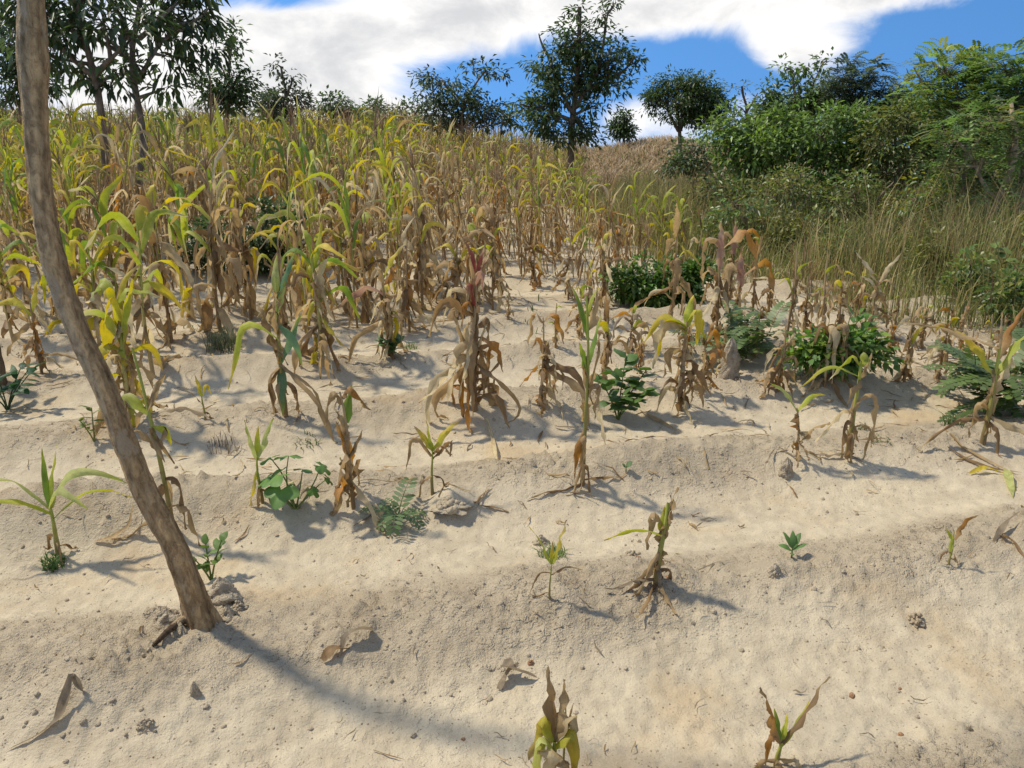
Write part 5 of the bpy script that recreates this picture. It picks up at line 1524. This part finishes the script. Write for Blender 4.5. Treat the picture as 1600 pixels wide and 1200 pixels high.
low_bush('round_bush', 1030, 480, [(985, 440, 34, 30), (1030, 435, 40, 34), (1075, 440, 36, 32), (1020, 465, 50, 22), (1070, 465, 34, 20), (1095, 425, 20, 18)],
         'dense dark green rounded shrub on the sand before the grass', 71, np.array((.095, .175, .04)), (.075, .04), 18, .10, BRIGHT * .9)
low_bush('leafy_bush', 1300, 590, [(1265, 545, 32, 30), (1300, 535, 34, 32), (1335, 535, 36, 34), (1310, 565, 40, 20), (1365, 550, 22, 26, .7), (1245, 570, 20, 16)],
         'bright green leafy bush entwined with dry maize, right middle', 72, np.array((.11, .20, .045)), (.07, .045), 14, .10, np.array((.17, .24, .04)), .8)
_ws = [('dark weedy shrub in the grass below the bright thicket tree', 1130, 400, 26, 24, MIDG), ('olive shrub in the grass right of the thin purple-stemmed maize', 1225, 408, 30, 24, OLIVE * .9),
       ('green shrub in the grass above the thin pale maize', 1300, 425, 26, 20, MIDG * 1.2), ('leafy shrub in the grass above the V-leaved pale maize', 1385, 430, 30, 24, BRIGHT * .8),
       ('olive shrub in the grass left of the bent pale trunks', 1455, 440, 26, 24, OLIVE), ('green shrub at the right rim of the grass', 1510, 470, 30, 26, MIDG * 1.2),
       ('small green shrub in the grass behind the round bush', 1050, 372, 22, 16, BRIGHT * .7), ('pale shrub in the tall grass below the umbrella-shaped tree', 1010, 330, 22, 14, OLIVE),
       ('dark shrub in the grass at the far right edge', 1575, 505, 28, 26, MIDG), ('low vine-covered shrub below the tangled green bush', 1340, 395, 34, 18, OLIVE * .8)]
for i, (lb, x, y, rx, ry, c) in enumerate(_ws):
    rx, ry = rx * 1.25, ry * 1.2
    low_bush('shrub', x, y, [(x - rx * .5, y - ry * .9, rx * .7, ry * .8), (x + rx * .5, y - ry * .8, rx * .7, ry * .75), (x, y - ry * 1.5, rx * .7, ry * .7), (x + rx * .2, y - ry * 2.2, rx * .35, ry * .5, .5)],
             lb, 80 + i, c * 1.25, (.085, .04), 12, .13, OLIVE * 1.5, .75)
low_bush('dark_bush', 430, 425, [(430, 355, 40, 42), (395, 385, 32, 30), (455, 390, 30, 28), (420, 405, 44, 18)], 'dark green bush deep inside the maize at left centre', 73, DARK * 1.5, (.10, .05), 14, .14)
low_bush('dark_bush', 320, 420, [(320, 375, 34, 32), (345, 395, 28, 24), (300, 400, 26, 20)], 'smaller dark green bush deep inside the maize, left of the other', 74, DARK * 1.5, (.10, .05), 14, .14)


# ------------------------------------------------------------------ stump at the left edge, fallen stalks, dry leaves, twigs
def build_stump():
    p = hit(-4, 600)
    g = G()
    z1 = height_at(p, 512) - p[2]
    t = np.linspace(0, 1, 10)
    Pp = np.stack([.01 * np.sin(t * 3), 0 * t, -.05 + (z1 + .05) * t], 1)
    g.tube(Pp, .05 * (1.15 - .2 * t) * (1 + .06 * np.sin(t * 20)), 12, np.array((.15, .115, .08)))
    n = g.nv
    g.add(np.concatenate([g.V[0][-12:], [Pp[-1] + (0, 0, .004)]]), np.array([[i, (i + 1) % 12, 12] for i in range(12)]), (.2, .16, .11))
    link('stump', g.mesh('stump', M_BARK), loc=p, label='grey-brown weathered stump standing at the left edge', cat='stump')


build_stump()


def lying(name, pts, W, label, seed, state='grey', cat='dry leaf', lift=.0, group=None):
    """a dry leaf or stalk lying along pixels of the ground; third value lifts a point off the soil"""
    rng = np.random.default_rng(seed)
    P0 = hit(pts[0][0], pts[0][1])
    Q = []
    for q in pts:
        h = hit(q[0], q[1]); h[2] += (q[2] if len(q) > 2 else 0) + .006
        Q.append(h - P0)
    Q = np.array(Q)
    s = np.linspace(0, len(Q) - 1, 16)
    C = np.stack([np.interp(s, np.arange(len(Q)), Q[:, k]) for k in range(3)], 1)
    C[1:-1] = (C[:-2] + 2 * C[1:-1] + C[2:]) / 4
    T = np.gradient(C, axis=0); T /= np.linalg.norm(T, axis=1)[:, None]
    S = np.cross(T, (0, 0, 1.0)); S /= np.linalg.norm(S, axis=1)[:, None] + 1e-9
    t = np.linspace(0, 1, 16)
    w = (W * .5 * leaf_shape(t, 'blade'))[:, None]
    tw = (R(50) * np.sin(t * 5 + seed))[:, None]
    N = np.cross(S, T)
    D = S * np.cos(tw) + N * np.sin(tw) * .6
    V = np.stack([C + D * w + N * w * .5, C, C - D * w + N * w * .5], 1)
    gz = gz_at(V[..., 0] + P0[0], V[..., 1] + P0[1]) - P0[2]
    V[..., 2] = np.maximum(V[..., 2], gz + .004)
    cb = STATES[state][1]
    Cc = np.tile(cb, (48, 1)) * rng.uniform(.75, 1.25, (48, 1))
    idx = np.arange(48).reshape(16, 3)
    F = np.stack([idx[:-1, :-1], idx[:-1, 1:], idx[1:, 1:], idx[1:, :-1]], -1).reshape(-1, 4)
    g = G(); g.add(V.reshape(-1, 3), F, Cc, np.stack([np.tile([0, .5, 1], 16), np.repeat(t, 3), np.zeros(48)], 1))
    link(name, g.mesh(name, M_LEAF), loc=P0, label=label, cat=cat, group=group)


lying('dry_leaf', [(118, 1082, .05), (108, 1100, .02), (92, 1130), (60, 1155), (10, 1175)], .03, 'long grey dry leaf trailing down the lower left corner', 1, 'grey')
lying('dry_stub', [(128, 1085, .0), (124, 1085, .03), (118, 1082, .055), (122, 1092, .03), (140, 1095, .0)], .018, 'grey dead maize stub poking up at lower left', 2, 'grey', 'maize stub')
lying('dry_leaf', [(585, 990, .0), (560, 1000, .03), (540, 1012, .03), (532, 1035)], .035, 'arched grey dry leaf lying left of the ridge in the foreground', 3, 'grey')
lying('dry_leaf', [(505, 1038), (525, 1025, .015), (548, 1022)], .04, 'curled grey leaf scrap beside the arched dry leaf', 4, 'brown')
lying('dry_leaf', [(785, 1050, .02), (800, 1062, .03), (840, 1062)], .05, 'crumpled dark leaf on the sand in the foreground centre', 5, 'grey')
lying('dry_leaf', [(780, 1080), (795, 1060, .02), (812, 1045, .02)], .03, 'thin grey leaf crossing the crumpled dark leaf', 6, 'grey')
lying('fallen_stalk', [(1476, 672), (1500, 700), (1540, 722), (1590, 745)], .03, 'fallen brown maize stalk at the right edge', 7, 'tan', 'maize stalk')
lying('fallen_stalk', [(1480, 700), (1510, 722), (1550, 735), (1600, 742)], .025, 'second fallen maize stalk under the first at the right edge', 8, 'brown', 'maize stalk')
lying('dry_leaf', [(1570, 742, .02), (1578, 760), (1582, 780)], .045, 'pale yellow leaf at the end of the fallen stalks', 9, 'pale')
lying('dry_leaf', [(1515, 742), (1540, 738, .02), (1575, 745)], .03, 'narrow yellow leaf lying along the fallen stalks', 10, 'turn')
lying('dry_leaf', [(1552, 850), (1570, 828, .03), (1590, 818, .04)], .025, 'grey broken stub with curled leaf at the right edge', 11, 'grey', 'maize stub')
lying('dry_leaf', [(1560, 840), (1580, 850, .01), (1600, 875)], .03, 'dark flattened leaf below the broken stub at the right edge', 12, 'brown')
lying('dry_leaf', [(760, 655), (770, 690), (775, 720), (778, 735)], .03, 'bleached leaf trailing from the crimson-streaked maize', 13, 'straw')
lying('dry_leaf', [(1000, 645), (1030, 660), (1060, 675)], .03, 'dry leaf trailing right of the broad-leaved seedling', 14, 'tan')
lying('dry_leaf', [(148, 850), (175, 852, .02), (205, 838, .03), (212, 800, .05)], .02, 'thin looping dry leaf left of the leaning trunk', 15, 'tan')
lying('dry_leaf', [(585, 800, .03), (600, 825, .01), (612, 845)], .03, 'straw-coloured leaf hanging down beside the ferny weed', 16, 'straw')
lying('twig', [(1090, 893), (1120, 885), (1152, 878)], .006, 'thin straight twig on the sand left of the green seedling', 17, 'grey', 'twig')
lying('twig', [(365, 1040), (380, 1036), (398, 1026)], .008, 'little forked twig in the trunk shadow', 18, 'brown', 'twig')
lying('twig', [(583, 1177), (605, 1184), (635, 1192)], .006, 'thin brown twig near the bottom edge', 19, 'brown', 'twig')
lying('twig', [(366, 848), (382, 838), (390, 822)], .012, 'short dark twig right of the leaning trunk', 20, 'brown', 'twig')
lying('twig', [(220, 1000), (222, 990), (226, 982)], .010, 'tiny upright dark twig left of the trunk foot', 21, 'brown', 'twig')


def litter():
    rng = np.random.default_rng(31)
    g = G()
    pts = [(x, y, .35) for x, y in NEAR_XY for _ in range(10)]
    pts += [((rng.random() * 2 - 1) * 4, 1.6 + rng.random() * 6, .3) for _ in range(300)]
    for x, y, s in pts:
        x += rng.normal() * s; y += rng.normal() * s * .7
        L = rng.uniform(.03, .2) * (.35 if y < 3 else 1); W = rng.uniform(.004, .02) * (.5 if y < 3 else 1)
        gz = gz_at
        ribbon(g, np.array([x, y, float(gz_at(x, y)) + .006]), rng.random() * 6.28, rng.uniform(-5, 25), L, W, rng.uniform(10, 50), .5, .4, pick(rng, ('grey', 'tan', 'straw', 'brown', 'grey')), rng, 6, 50, .2, rng.normal() * 60, rng.normal() * .8, gz)
    link('leaf_litter', g.mesh('leaf_litter', M_LEAF), kind='stuff', label='bits of dry maize leaf scattered on the sand', cat='leaf litter')


litter()
